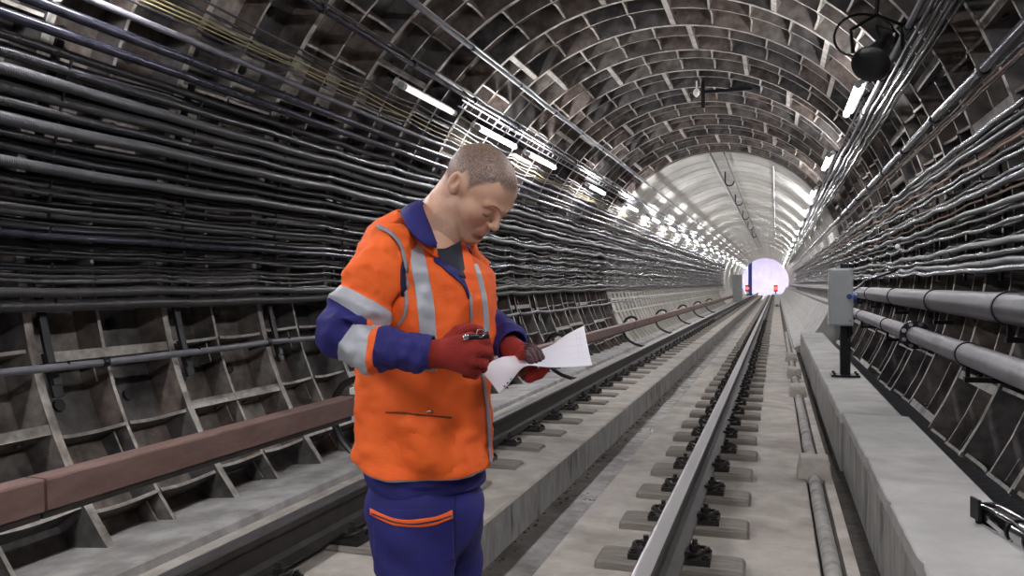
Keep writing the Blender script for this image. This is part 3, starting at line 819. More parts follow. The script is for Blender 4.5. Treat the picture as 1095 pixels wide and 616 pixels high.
MS['silver'] = mat('silver_reflective_tape', (.36,.375,.41), .5, .15, (.46,.475,.51), 14, bump=.1, bscale=200)
MS['piping'] = mat('grey_piping', (.27,.26,.30), .6)
MS['seam'] = mat('dark_seam_thread', (.16,.03,.01), .8)
MS['tee'] = cloth('dark_tee_shirt', (.012,.016,.028), (.02,.026,.04))
MS['glove'] = mat('red_knit_glove', (.27,.017,.012), .85, 0, (.36,.026,.016), 22, bump=.6, bscale=420)
MS['gpalm'] = mat('dark_rubber_glove_palm', (.035,.014,.02), .45, 0, (.07,.02,.025), 30, bump=.5, bscale=300)
MS['boot'] = mat('black_leather_boot', (.02,.018,.016), .45, 0, (.04,.035,.03), 12)
MS['paper'] = mat('white_paper', (.74,.74,.80), .6, 0, (.80,.80,.86), 3)
MS['print'] = mat('faint_print', (.42,.42,.52), .7)
MS['iris'] = mat('eye_white', (.6,.55,.5), .2)
MS['brow'] = mat('thin_brown_brow', (.22,.125,.085), .8)
MS['lash'] = mat('brown_lashes', (.05,.03,.022), .8)

def skin_mat():
    m = mat('skin', (.54,.315,.215), .50, 0, (.62,.385,.27), 18, (.58,.28,.195), 9, (.5,.75), .12, 220)
    nt = m.node_tree; N = nt.nodes; L = nt.links; b = N['Principled BSDF']
    b.inputs['Subsurface Weight'].default_value = .12; b.inputs['Subsurface Radius'].default_value = (.9,.35,.2); b.inputs['Subsurface Scale'].default_value = .012
    src = b.inputs['Base Color'].links[0].from_socket
    for nm, col, st in (('stubble', (.22,.145,.11), .5), ('lips', (.48,.19,.15), .5), ('hair', (.085,.066,.056), .95)):
        at = N.new('ShaderNodeAttribute'); at.attribute_name = nm
        nz = N.new('ShaderNodeTexNoise'); nz.inputs['Scale'].default_value = 260 if nm != 'lips' else 60
        tc = N.new('ShaderNodeTexCoord'); L.new(tc.outputs['Object'], nz.inputs['Vector'])
        mr = N.new('ShaderNodeMapRange'); L.new(nz.outputs['Fac'], mr.inputs[0])
        mr.inputs[1].default_value = .3; mr.inputs[2].default_value = .7; mr.inputs[3].default_value = .55 if nm != 'lips' else .9; mr.inputs[4].default_value = 1.15 if nm != 'lips' else 1
        mu = N.new('ShaderNodeMath'); mu.operation = 'MULTIPLY'; L.new(at.outputs['Fac'], mu.inputs[0]); L.new(mr.outputs[0], mu.inputs[1])
        m2 = N.new('ShaderNodeMath'); m2.operation = 'MULTIPLY'; m2.use_clamp = True; L.new(mu.outputs[0], m2.inputs[0]); m2.inputs[1].default_value = st
        mx = N.new('ShaderNodeMixRGB'); L.new(m2.outputs[0], mx.inputs[0]); L.new(src, mx.inputs[1]); mx.inputs[2].default_value = (*col, 1)
        src = mx.outputs[0]
    L.new(src, b.inputs['Base Color'])
    return m
MS['skin'] = skin_mat()

# ---- implicit surfaces
def nets(f, lo, hi, h):
    lo = np.array(lo, float); hi = np.array(hi, float)
    n = np.ceil((hi-lo)/h).astype(int)+1
    ax = [lo[i]+h*np.arange(n[i]) for i in range(3)]
    X, Y, Z = np.meshgrid(*[a.astype(np.float32) for a in ax], indexing='ij')
    V = f(X, Y, Z); S = V < 0
    C = [V[i:n[0]-1+i, j:n[1]-1+j, k:n[2]-1+k] for i in (0,1) for j in (0,1) for k in (0,1)]
    cs = sum((c < 0).astype(np.int8) for c in C); act = (cs > 0) & (cs < 8)
    idx = -np.ones(act.shape, int); ii = np.argwhere(act); idx[act] = np.arange(len(ii))
    acc = np.zeros((len(ii), 3)); cnt = np.zeros(len(ii))
    cv = [c[act] for c in C]; corners = [(i,j,k) for i in (0,1) for j in (0,1) for k in (0,1)]
    for a in range(8):
        for b in range(a+1, 8):
            d = np.abs(np.array(corners[a])-np.array(corners[b]))
            if d.sum() != 1: continue
            va, vb = cv[a], cv[b]; m = (va < 0) != (vb < 0)
            t = np.where(m, va/(va-vb+1e-20), 0)
            p = np.array(corners[a])[None,:] + t[:,None]*(np.array(corners[b])-np.array(corners[a]))[None,:]
            acc[m] += p[m]; cnt[m] += 1
    vs = lo + h*(ii + acc/cnt[:,None])
    faces = []
    def q(axis):
        s = [slice(None)]*3; s1 = list(s); s[axis] = slice(0,-1); s1[axis] = slice(1,None)
        ch = S[tuple(s)] != S[tuple(s1)]; e = np.argwhere(ch); inside = S[tuple(s)][ch]
        o = [a for a in range(3) if a != axis]
        ok = np.all([(e[:,o[0]] > 0), (e[:,o[1]] > 0), (e[:,o[0]] < n[o[0]]-1), (e[:,o[1]] < n[o[1]]-1)], axis=0)
        e = e[ok]; inside = inside[ok]
        def g(da, db):
            t = e.copy(); t[:,o[0]] += da; t[:,o[1]] += db; return idx[t[:,0], t[:,1], t[:,2]]
        Q = np.stack([g(-1,-1), g(0,-1), g(0,0), g(-1,0)], 1)
        flip = inside if axis != 1 else ~inside
        Q[~flip] = Q[~flip][:, ::-1]
        faces.append(Q)
    q(0); q(1); q(2)
    F = np.concatenate(faces); F = F[(F >= 0).all(1)]
    return vs, F
def smin(a, b, k):
    h = np.clip(.5+.5*(b-a)/k, 0, 1); return b*(1-h)+a*h - k*h*(1-h)
def smax(a, b, k): return -smin(-a, -b, k)
def ell(X, Y, Z, c, r):
    x, y, z = (X-c[0])/r[0], (Y-c[1])/r[1], (Z-c[2])/r[2]
    k0 = np.sqrt(x*x+y*y+z*z); k1 = np.sqrt((x/r[0])**2+(y/r[1])**2+(z/r[2])**2)
    return k0*(k0-1)/np.maximum(k1, 1e-9)
def sph(X, Y, Z, c, r): return np.sqrt((X-c[0])**2+(Y-c[1])**2+(Z-c[2])**2)-r
def cap(X, Y, Z, a, b, ra, rb=None):
    if rb is None: rb = ra
    d = [b[i]-a[i] for i in range(3)]; L2 = sum(q*q for q in d) + 1e-12
    t = np.clip(((X-a[0])*d[0]+(Y-a[1])*d[1]+(Z-a[2])*d[2])/L2, 0, 1)
    return np.sqrt((X-a[0]-t*d[0])**2+(Y-a[1]-t*d[1])**2+(Z-a[2]-t*d[2])**2) - (ra+(rb-ra)*t)
def mesh_obj(name, vs, F, mats, parent, mi=None, attrs=None, M4=None):
    me = bpy.data.meshes.new(name)
    if M4 is not None:
        A = np.array(M4); vs = vs @ A[:3,:3].T + A[:3,3]
    me.from_pydata([tuple(v) for v in vs], [], [tuple(int(i) for i in f) for f in F]); me.update()
    for m in (mats if isinstance(mats, (list, tuple)) else [mats]): me.materials.append(m)
    if mi is not None: me.polygons.foreach_set('material_index', [int(i) for i in mi])
    me.polygons.foreach_set('use_smooth', [True]*len(me.polygons))
    for k, a in (attrs or {}).items():
        at = me.attributes.new(k, 'FLOAT', 'POINT'); at.data.foreach_set('value', np.asarray(a, dtype=np.float32))
    o = bpy.data.objects.new(name, me); COL.objects.link(o); o.parent = parent; return o
def bvh_of(*objs):
    vs, fs = [], []
    for o in objs:
        b = len(vs); vs += [v.co.copy() for v in o.data.vertices]; fs += [tuple(b+i for i in p.vertices) for p in o.data.polygons]
    return BVHTree.FromPolygons(vs, fs)

# ---- head
PH, PT = R_(54), R_(47)
Fh = Vector((math.sin(PH), -math.cos(PH), 0)); Lh = Vector((math.cos(PH), math.sin(PH), 0))
Fd = Fh*math.cos(PT) - Vector((0,0,1))*math.sin(PT); Ud = Vector((0,0,1))*math.cos(PT) + Fh*math.sin(PT)
HC = PP(514, 199, .01)
HM = Matrix(((Lh.x, Fd.x, Ud.x, HC.x), (Lh.y, Fd.y, Ud.y, HC.y), (Lh.z, Fd.z, Ud.z, HC.z), (0,0,0,1)))
HI = HM.inverted()
def can(p): return tuple(HI @ p)
neck0 = can(PP(463, 272, .005)); neck1 = (0, -.034, -.040)
neckb = can(PP(450, 262, -.01))
def head_raw(X, Y, Z):
    ax = np.abs(X)
    d = ell(X, Y, Z, (0,-.010,.012), (.0755,.094,.083))
    d = smin(d, ell(X, Y, Z, (0,.042,.016), (.060,.048,.056)), .02)
    d = smin(d, ell(X, Y, Z, (0,.034,-.040), (.057,.054,.066)), .015)
    d = smin(d, ell(X, Y, Z, (0,.046,-.084), (.044,.043,.040)), .018)
    d = smin(d, ell(X, Y, Z, (0,.076,-.108), (.020,.016,.016)), .016)
    d = smin(d, ell(ax, Y, Z, (.051,.006,-.070), (.018,.024,.026)), .022)
    d = smin(d, cap(ax, Y, Z, (.050,.008,-.078), (.022,.068,-.108), .015, .014), .016)
    d = smin(d, ell(ax, Y, Z, (.042,.055,-.034), (.020,.022,.020)), .028)
    d = smin(d, cap(ax, Y, Z, (.010,.090,.004), (.044,.075,.006), .0095, .008), .012)
    d = smax(d, -ell(ax, Y, Z, (.031,.100,-.013), (.019,.017,.0125)), .012)
    d = smin(d, sph(ax, Y, Z, (.031,.0755,-.014), .0145), .004)                     # lidded eye
    d = smax(d, -cap(ax, Y, Z, (.018,.093,-.0205), (.043,.086,-.020), .0012), .003)   # lid line
    d = smax(d, -cap(ax, Y, Z, (.018,.094,-.0050), (.043,.087,-.0060), .0010), .004)
    d = smin(d, cap(X, Y, Z, (0,.086,.002), (0,.103,-.033), .0068, .0085), .010)
    d = smin(d, sph(X, Y, Z, (0,.1055,-.0385), .0105), .007)
    d = smin(d, ell(ax, Y, Z, (.0118,.097,-.042), (.0070,.009,.0068)), .005)
    d = smax(d, -ell(ax, Y, Z, (.0065,.099,-.0495), (.0032,.005,.0035)), .003)
    d = smin(d, ell(X, Y, Z, (0,.077,-.066), (.026,.017,.022)), .012)              # muzzle
    d = smin(d, cap(ax, Y, Z, (0,.0920,-.0655), (.020,.0840,-.0700), .0050, .0028), .004)
    d = smin(d, cap(ax, Y, Z, (0,.0910,-.0760), (.018,.0840,-.0735), .0058, .0030), .004)
    d = smax(d, -cap(ax, Y, Z, (0,.0972,-.0708), (.024,.0860,-.0722), .0016, .0012), .002)
    d = smax(d, -ell(X, Y, Z, (0,.093,-.089), (.018,.008,.005)), .010)
    d = smax(d, -cap(ax, Y, Z, (.017,.096,-.047), (.028,.083,-.068), .002, .0015), .010)  # nasolabial fold
    return d
def ears(X, Y, Z):
    ax = np.abs(X)
    y = Y*math.cos(.2) - Z*math.sin(.2)*-1; 
    yy, zz = Y+.016, Z+.012
    yr = yy*math.cos(.22)+zz*math.sin(.22)*1; zr = -yy*math.sin(.22)+zz*math.cos(.22)
    xo = ax - .0755 + yr*.35
    e = ell(xo, yr, zr, (0,0,0), (.0085,.0165,.0275))
    e = smin(e, ell(xo, yr, zr, (0,.004,-.023), (.006,.007,.008)), .006)
    e = smax(e, -ell(xo, yr, zr, (.0090,.002,.004), (.0105,.0105,.0175)), .003)
    e = smin(e, cap(xo, yr, zr, (.001,.010,-.008), (.002,.012,.002), .004), .003)
    e = smin(e, cap(xo, yr, zr, (.003,-.004,.014), (.003,-.008,-.010), .003), .004)
    return e
def head_f(X, Y, Z):
    d = head_raw(X, Y, Z)
    d = smin(d, cap(X, Y, Z, neck1, neck0, .050, .050), .010)
    d = smin(d, cap(X, Y, Z, (0,-.048,-.02), neckb, .046, .066), .02)
    d = smin(d, ears(X, Y, Z), .006)
    return d
vs, F = nets(head_f, (-.105,-.21,-.24), (.105,.135,.105), .0022)
def sst(x, a, b): t = np.clip((x-a)/(b-a), 0, 1); return t*t*(3-2*t)
x, y, z = vs.T
hl = np.interp(y, [-.12,-.06,-.028,-.012,.008,.022,.034,.046,.060,.075,.1], [-.085,-.06,-.034,.020,.012,-.010,.016,.036,.046,.046,.044])
hl = hl + np.where(y > .03, 1, 0)*(-.003)*np.clip(1-np.abs(x)/.03, 0, 1) + np.where(y > .03, 1, 0)*.014*np.clip(1-np.abs(np.abs(x)-.040)/.018, 0, 1)
hd = sst(z-hl, -.006, .018)
nk = sst(y, -.135, -.10)
hd = hd*nk*(1-.55*sst(-z, .0, .06))*(1-.25*sst(np.abs(x), .055,.075)*sst(-z, -.05, .0))
hd = hd*(1-.28*np.exp(-((x/.03)**2+((y-.03)/.03)**2)))
earm = (ears(x, y, z) < .004)
hd[earm] = 0
stb = sst(-z, .035, .075)*sst(y, -.015, .02)*sst(z, -.14, -.12)*(1-sst(-y, -.01, .02))
sideb = sst(-z, -.01, .03)*np.exp(-((y-.020)/.016)**2)*(np.abs(x) > .045)*.8
stb = np.clip(np.maximum(stb, sideb), 0, 1)*(1-.6*np.exp(-((x/.02)**2+((z+.064)/.018)**2)*1.0)*0)
lp = np.exp(-(((z+.071)/.0085)**2)**2)*(np.abs(x) < .023)*sst(y, .080, .086)
body = mesh_obj('body', vs, F, MS['skin'], man, attrs={'hair': hd*.55, 'stubble': stb*.9, 'lips': lp}, M4=HM)
# cropped hair as its own shell lifting off the scalp
def hair_f(X, Y, Z):
    H = np.interp(Y, [-.12,-.06,-.028,-.012,.008,.022,.034,.046,.060,.075,.1], [-.085,-.06,-.034,.020,.012,-.010,.016,.036,.046,.046,.044]).astype(np.float32)
    H = H + np.where(Y > .03, 1, 0)*(-.003)*np.clip(1-np.abs(X)/.03, 0, 1) + np.where(Y > .03, 1, 0)*.014*np.clip(1-np.abs(np.abs(X)-.040)/.018, 0, 1)
    g = np.clip((Z-H+.004)/.03, -1, 1)
    d = smin(ell(X, Y, Z, (0,-.010,.012), (.0755,.094,.083)), ell(X, Y, Z, (0,.042,.016), (.060,.048,.056)), .02)
    d = smin(d, ell(X, Y, Z, (0,.034,-.040), (.057,.054,.066)), .015)
    rip = .0005*np.sin(X*900+Y*300)*np.sin(Z*700+Y*500)
    return np.maximum(d - .0035*g + .001 + rip, -(Z-H+.002))
vh, Fh_ = nets(hair_f, (-.09,-.115,-.075), (.09,.10,.105), .0022)
x, y, z = vh.T
HLv = np.interp(y, [-.12,-.06,-.028,-.012,.008,.022,.034,.046,.060,.075,.1], [-.085,-.06,-.034,.020,.012,-.010,.016,.036,.046,.046,.044])
hd2 = sst(z-HLv, -.002, .024)*(1-.5*sst(-z, .0, .06))*(1-.40*sst(np.abs(x), .05,.074)*sst(-z, -.045, .0))
hd2 = hd2*(1-.3*np.exp(-(((x+.0)/.035)**2+((y-.035)/.03)**2)))
hair = mesh_obj('cropped_hair', vh, Fh_, MS['skin'], body, attrs={'hair': np.clip(hd2*1.15+.02, 0, 1), 'stubble': hd2*0, 'lips': hd2*0}, M4=HM)
headbvh = BVHTree.FromPolygons([Vector(v) for v in vs], [tuple(int(i) for i in f) for f in F])
def on_face(x, z, off=.0008):
    h = headbvh.ray_cast(Vector((x,.2,z)), Vector((0,-1,0)))
    return h[0] + h[1]*off if h[0] else Vector((x,.08,z))
for s in (-1, 1):
    mb = MB(); P_ = [HM @ on_face(s*a, b, .0) for a, b in ((.012,.004),(.020,.009),(.030,.012),(.040,.011),(.048,.005))]
    mb.tube(P_, [.0012,.0022,.0022,.0018,.0008], 8); mb.build('eyebrow', MS['brow'], body, smooth=True)
    mb = MB(); P_ = [HM @ on_face(s*a, b, .0006) for a, b in ((.019,-.0205),(.025,-.0228),(.031,-.0236),(.038,-.0222),(.044,-.0195))]
    mb.tube(P_, [.0005,.0011,.0014,.0014,.0008], 6); mb.build('eyelash', MS['lash'], body, smooth=True)

# ---- lofts for clothing
def spline(pts, n):
    """catmull-rom through tuples, n samples"""
    pts = [np.array(p, float) for p in pts]; k = len(pts); out = []
    for i in range(n):
        t = i/(n-1)*(k-1); j = min(int(t), k-2); f = t-j
        p0 = pts[max(j-1,0)]; p1 = pts[j]; p2 = pts[j+1]; p3 = pts[min(j+2,k-1)]
        out.append(.5*((2*p1)+(-p0+p2)*f+(2*p0-5*p1+4*p2-p3)*f*f+(-p0+3*p1-3*p2+p3)*f**3))
    return out
TF = R_(60); TFv = Vector((math.sin(TF), -math.cos(TF), 0)); TLv = Vector((math.cos(TF), math.sin(TF), 0))
# (py, centre px, half width across the shoulders, half depth)
TR = [(231,456,.068,.070),(237,453,.104,.080),(244,451,.138,.092),(254,451,.163,.106),(268,453,.180,.120),(290,456,.190,.134),(320,458,.190,.142),
      (360,457,.182,.144),(400,455,.178,.143),(440,454,.181,.145),(480,456,.179,.146),(496,457,.178,.146)]
NT = 96
def torso_point(row, th, extra=0.0):
    py, cx, a, b = row
    c = PP(cx, py, 0)
    co, si = math.cos(th), math.sin(th)
    e = 2/2.35
    l = math.copysign(abs(co)**e, co)*(a+extra); f = math.copysign(abs(si)**e, si)*(b+extra)
    p = c + TLv*l + TFv*f
    wt = min(1, max(0, (292-py)/60.0))
    p.z -= wt*(.030 + .075*f/max(b, .05))*(1 if f > 0 else .35)
    if py > 430 and f < .02: p.z += min(1,(py-430)/60.0)*.030*min(1, (.02-f)/b)
    return p
def folds(p, k, amp, sc=(9,9,5), seed=0.0):
    return amp*(mnoise.fractal(Vector((p.x*sc[0]+seed, p.y*sc[1]+seed, p.z*sc[2])), .8, 2.1, 3))
def build_torso(name, rows, mats, parent, extra=0.0, nr=110, amp=.011):
    R = spline(rows, nr); mb = MB()
    for i, r in enumerate(R):
        c = PP(r[1], r[0], 0)
        for j in range(NT):
            th = 2*math.pi*j/NT
            p = torso_point(r, th, extra)
            n = (p-c); n.z = 0; n.normalize()
            t = i/(nr-1); A = amp*(.35+1.0*t)
            d = folds(p, 0, A, (6,6,9)) + folds(p, 0, A*.55, (16,16,22), 5)
            # drag lines that fan out from the bent arm over the belly
            if t > .45: d += .008*math.sin((p.z*26 + p.x*14 + 2.2*math.sin(p.x*9)))*min(1,(t-.45)*5)*max(0, -n.y+.2)
            # hollow below the hand above the pocket
            q = PP(452, 405, .15); dd = (p-q).length
            d -= .030*math.exp(-(dd/.055)**2)
            q2 = PP(500, 425, .10); d -= .012*math.exp(-((p-q2).length/.045)**2)
            mb.v.append(tuple(p + n*d))
    for i in range(nr-1):
        for j in range(NT):
            j2 = (j+1) % NT; mb.f.append((i*NT+j, (i+1)*NT+j, (i+1)*NT+j2, i*NT+j2)); mb.m.append(0); mb.t.append(0)
    return mb.build(name, mats, parent, smooth=True, ang=180)
vest = build_torso('hi_vis_vest', TR, MS['orange'], man)
jk = [(r[0]+(14 if r[0] > 480 else 0), r[1], r[2]-.012, r[3]-.012) for r in TR]
md = vest.modifiers.new('t', 'SOLIDIFY'); md.thickness = .004; md.offset = -1

def sleeve(name, pts, mats, matf, parent, n=90, m=44, amp=.012, seed=0, flat=1.0):
    """pts: (x,y,z,r) ; matf(t, theta)->index"""
    S_ = spline(pts, n); mb = MB(); ref = Vector((0,-1,0))
    for i, q in enumerate(S_):
        p = Vector(q[:3]); a = Vector(S_[max(i-1,0)][:3]); b = Vector(S_[min(i+1,n-1)][:3]); d = (b-a).normalized()
        r = (ref - d*ref.dot(d)).normalized(); ref = r; w = d.cross(r)
        t = i/(n-1)
        for j in range(m):
            th = 2*math.pi*j/m; dr = r*math.cos(th) + w*math.sin(th)
            pp = p + dr*q[3]*(1 if flat == 1 else 1)
            am = amp*(1 if .06 < t < .97 else .3)
            f = folds(pp, 0, am*1.3, (14,14,14), seed) + am*.8*math.sin(t*46 + 1.3*math.sin(th+seed) + 2*mnoise.noise(pp*9))*(.25+.75*math.exp(-((t-.52)/.14)**2))
            mb.v.append(tuple(pp + dr*f))
    for i in range(n-1):
        for j in range(m):
            j2 = (j+1) % m; mb.f.append((i*m+j, i*m+j2, (i+1)*m+j2, (i+1)*m+j)); mb.m.append(matf((i+.5)/(n-1), 2*math.pi*(j+.5)/m)); mb.t.append(0)
    o = mb.build(name, mats, parent, smooth=True, ang=180)
    md = o.modifiers.new('t', 'SOLIDIFY'); md.thickness = .003; md.offset = -1
    return o
def Q(px, py, w, r): p = PP(px, py, w); return (p.x, p.y, p.z, r)
SM = [MS['orange'], MS['silver'], MS['blue'], MS['navy']]
def mr(t, th):
    if t < .385: return 0
    if t < .470: return 1
    if t < .640: return 0 if math.sin(th+.15) < -.05 else 2
    if t < .745: return 1
    if t < .785: return 0
    return 2
def ml(t, th):
    if t < .40: return 0
    if t < .48: return 1
    if t < .56: return 0
    if t < .66: return 1
    if t < .72: return 0
    return 2
sl_r = sleeve('sleeve', [Q(430,258,.09,.042), Q(416,264,.145,.054), Q(406,282,.170,.062), Q(397,308,.185,.066), Q(383,334,.20,.068), Q(371,354,.215,.065), Q(384,367,.235,.057),
        Q(408,371,.25,.050), Q(434,374,.262,.043), Q(462,377,.268,.037)], SM, mr, man, n=120, m=56, seed=1.0)
sl_l = sleeve('sleeve', [Q(478,256,-.12,.050), Q(488,264,-.17,.062), Q(496,290,-.20,.064), Q(502,318,-.215,.062), Q(508,340,-.20,.056), Q(518,350,-.15,.050),
        Q(532,358,-.08,.045), Q(548,370,-.0,.040)], SM, ml, man, n=100, m=44, seed=4.0)
TB = bvh_of(vest); SB = bvh_of(vest, sl_r)
def hit(px, py, bv):
    d = Vector(((px-547.5)/FP, 1, -(py-HY)/FP)).normalized()
    h = bv.ray_cast(EYE, d)
    return (h[0], h[1], d) if h[0] else None
def patch(name, rows, m, parent, off=.004, nu=None, nv=6, bv=None, thick=.0025, label=None, bulge=0):
    """rows: list of (x0,y0,x1,y1) cross lines of a strip of cloth lying on the garment"""
    bv = bv or TB; nu = nu or max(8, len(rows)*5); R = spline(rows, nu); mb = MB(); last = None
    for i, r in enumerate(R):
        for j in range(nv+1):
            t = j/nv; h = hit(r[0]+(r[2]-r[0])*t, r[1]+(r[3]-r[1])*t, bv)
            if h is None: p = last
            else:
                n = h[1] if h[1].dot(h[2]) < 0 else -h[1]
                p = h[0] + n*(off + bulge*math.sin(math.pi*t)*math.sin(math.pi*i/(nu-1))); last = p
            mb.v.append(tuple(p) if p else (0,0,1))
    for i in range(nu-1):
        for j in range(nv): a = i*(nv+1)+j; mb.f.append((a, a+1, a+nv+2, a+nv+1)); mb.m.append(0); mb.t.append(0)
    o = mb.build(name, m, parent, smooth=True, ang=60)
    if thick: md = o.modifiers.new('t', 'SOLIDIFY'); md.thickness = thick; md.offset = 0
    if label: o['label'] = label
    return o
def ribbon(pts, w):
    """centre line and width in the picture -> cross lines"""
    out = []
    for i, p in enumerate(pts):
        a = pts[max(i-1,0)]; b = pts[min(i+1,len(pts)-1)]; dx, dy = b[0]-a[0], b[1]-a[1]; L = math.hypot(dx, dy)
        nx, ny = -dy/L*w/2, dx/L*w/2; out.append((p[0]+nx, p[1]+ny, p[0]-nx, p[1]-ny))
    return out
patch('reflective_strip', [(423,247,439,243),(429,256,445,251),(436,272,451,267),(442,300,458,296),(446,330,463,328),(449,362,466,360),(450,396,467,396)], MS['silver'], vest, nu=60, nv=10)
patch('reflective_strip', [(506,284,510,284),(509,298,514,297),(513,316,518,315),(515,336,520.5,335),(516,356,521.5,356)], MS['silver'], vest, nu=30, nv=6)
patch('piping', ribbon([(404,243),(416,250),(427,264),(432,282),(434,305),(435,325),(433,338),(426,348)], 3.2), MS['piping'], vest, bv=SB, nu=60, nv=3, off=.006)
patch('lining_edge', [(429,280,432,280),(428,290,432.5,290),(428,305,433,305),(429,318,433.5,318)], MS['navy'], vest, bv=SB, nv=3, off=.003, label='dark blue jacket showing inside the armhole')
patch('undershirt', [(474,257,490,257),(476,264,489,264),(480,274,491,274),(485,284,492,284),(489.5,292,491,292)], MS['tee'], vest, off=.003, nv=6)
patch('placket', [(467,264,470,264),(462.5,280,483,275),(472,288,490,290),(484,298,495.5,303),(494,308,498.5,312),(499,321,500,321)], MS['blue'], vest, off=.007, nv=8, nu=40, label='blue turned placket of the jacket front')
patch('logo_mark', [(470,277,474,279.5),(474,280,478,282.5),(479,284,483,287)], MS['navy'], vest, off=.011, nv=3, nu=8, thick=.001)
patch('zip_tape', [(499,314,501.5,314),(500,332,502.5,332),(500.5,350,503,350),(505,375,508,375),(511,398,514,398),(514,415,517,415),(517,440,520,440),(519,470,522,470),(520.5,495,523,495)], MS['piping'], vest, off=.008, nv=3, nu=70, label='grey zip edge')
patch('seam', ribbon([(411,396),(410.5,430),(410.5,470),(411.5,508)], 1.3), MS['seam'], vest, nv=2, nu=40, off=.0025, thick=.001)
patch('seam', ribbon([(485,440),(486,465),(484,490),(482,512)], .9), MS['seam'], vest, nv=2, nu=40, off=.0025, thick=.001)
pk = patch('pocket', [(412,438,483,446),(412,441,484,449),(411,460,486,466),(411,485,485,490),(412,506,482,508)], MS['orange'], vest, nv=30, nu=40, off=.002, thick=.003, bulge=.009)
PKB = bvh_of(vest, pk)
patch('pocket_hem', ribbon([(413,440.5),(430,442),(455,445),(482,447)], 1.6), MS['seam'], vest, nv=2, nu=60, bv=PKB, off=.003, thick=.001)
mb = MB(); h = hit(458, 441, TB); n = h[1] if h[1].dot(h[2]) < 0 else -h[1]
mb.tube([h[0]+n*.006+Vector((-.006,0,0)), h[0]+n*.012, h[0]+n*.006+Vector((.006,0,.001))], .003, 8); mb.build('pocket_stud', M['chrome'], vest, smooth=True)
# grey bound hem all round
def hem_ring(rows, name, m, dz, r, parent):
    mb = MB(); vv = [v.co for v in vest.data.vertices][-NT:]
    mb.tube([v + Vector((0,0,dz)) for v in vv] + [vv[0] + Vector((0,0,dz))], r, 6, caps=False); return mb.build(name, m, parent, smooth=True)
hem_ring(TR, 'hem_binding', MS['piping'], -.001, .0035, vest)

# ---- collar
def sheet(name, A, B, m, parent, n=40, k=5, thick=.004, mid=None, belly=0):
    a = spline([tuple(PP(*p)) for p in A], n); b = spline([tuple(PP(*p)) for p in B], n); mb = MB()
    for i in range(n):
        for j in range(k+1):
            t = j/k; p = Vector(a[i])*(1-t) + Vector(b[i])*t + Vector((0,-1,.6))*belly*math.sin(math.pi*t)
            mb.v.append(tuple(p))
    for i in range(n-1):
        for j in range(k): q = i*(k+1)+j; mb.f.append((q, q+1, q+k+2, q+k+1)); mb.m.append(0); mb.t.append(0)
    o = mb.build(name, m, parent, smooth=True, ang=60); md = o.modifiers.new('t', 'SOLIDIFY'); md.thickness = thick; md.offset = 0; return o
sheet('collar', [(467,261,.118),(461,245,.112),(455,230,.095),(452,220,.055),(455,217,.0),(464,217,-.06),(478,226,-.11),(488,244,-.105),(492,258,-.075)],
      [(467,264.5,.128),(453,261,.150),(439,248,.150),(430,232,.115),(430,224,.03),(444,219,-.07),(470,222,-.145),(495,248,-.16),(504,272,-.11)], MS['blue'], vest, n=70, k=10, belly=.010)
sheet('collar_stand', [(466,262,.108),(461,250,.105),(455,235,.092),(452,224,.052),(455,221,.0),(464,221,-.05),(477,230,-.10),(487,248,-.098),(492,262,-.07)],
      [(471,280,.095),(459,270,.125),(446,258,.122),(440,246,.07),(447,238,0),(458,240,-.06),(475,248,-.11),(486,262,-.11),(494,275,-.085)], MS['orange'], vest, n=60, k=6)
sheet('undershirt', [(466,266,.095),(476,266,.092),(484,262,.075),(492,258,.03)], [(474,284,.118),(485,292,.120),(493,297,.112),(498,298,.09)], MS['tee'], vest, n=24, k=10, thick=.003, belly=.004)
sheet('lapel', [(484,262,-.01),(490,256,-.05),(494,256,-.075)], [(493,312,.09),(503,304,.06),(508,286,.02)], MS['orange'], vest, n=24, k=16, thick=.004, belly=.012)

# ---- jacket skirt, trousers, boots
def trouser_f(X, Y, Z):
    fz = lambda p: (p.x, p.y, p.z)
    hr = PP(440,540,.07); hl_ = PP(474,540,-.07)
    d = ell(X, Y, Z, tuple(PP(454,545,0)), (.146,.136,.13))
    kr = Vector((.0,-.085,.47)); kl = Vector((.070,.085,.47)); ar = Vector((-.02,-.09,.10)); al = Vector((.045,.085,.10))
    r = np.minimum(cap(X, Y, Z, fz(hr), fz(kr), .100, .085), 9); r = smin(r, cap(X, Y, Z, fz(kr), fz(ar), .085, .078), .03)
    l = smin(cap(X, Y, Z, fz(hl_), fz(kl), .090, .081), cap(X, Y, Z, fz(kl), fz(al), .083, .076), .03)
    d = smin(d, smin(r, l, .012), .05)
    d = d + .0045*np.sin(Z*38+X*22+2*np.sin(Y*16+X*9))*np.exp(-((Z-.5)/.16)**2) + .0028*np.sin(Z*60-Y*30+3*np.sin(X*20)) + .003*np.sin(X*34+Z*9)
    return smax(smax(d, Z-1.02, .01), .085-Z, .004)
vs, F = nets(trouser_f, (-.24,-.26,.06), (.25,.26,1.05), .007)
trou = mesh_obj('trousers', vs, F, MS['blue'], man)
RB = bvh_of(trou)
skirt = build_torso('jacket_skirt', [(486,456,.160,.124),(500,456,.162,.126),(509,457,.163,.127),(516,457,.161,.126)], MS['blue'], man, nr=24, amp=.004)
md = skirt.modifiers.new('t', 'SOLIDIFY'); md.thickness = .003; md.offset = -1
patch('cargo_pocket', [(401,545,483,545),(401,560,483,560),(402,590,484,590),(403,640,485,640)], MS['blue'], trou, bv=RB, nv=30, nu=30, off=.005, thick=.005, bulge=.004)
patch('zip_trim', [(400,544,400,550),(412,550,412,557),(425,554,425,562),(445,554,445,562),(465,552,465,560),(481,546,481,554)], MS['orange'], trou, bv=RB, nv=5, nu=50, off=.011, thick=.003, label='orange trim of the cargo pocket')
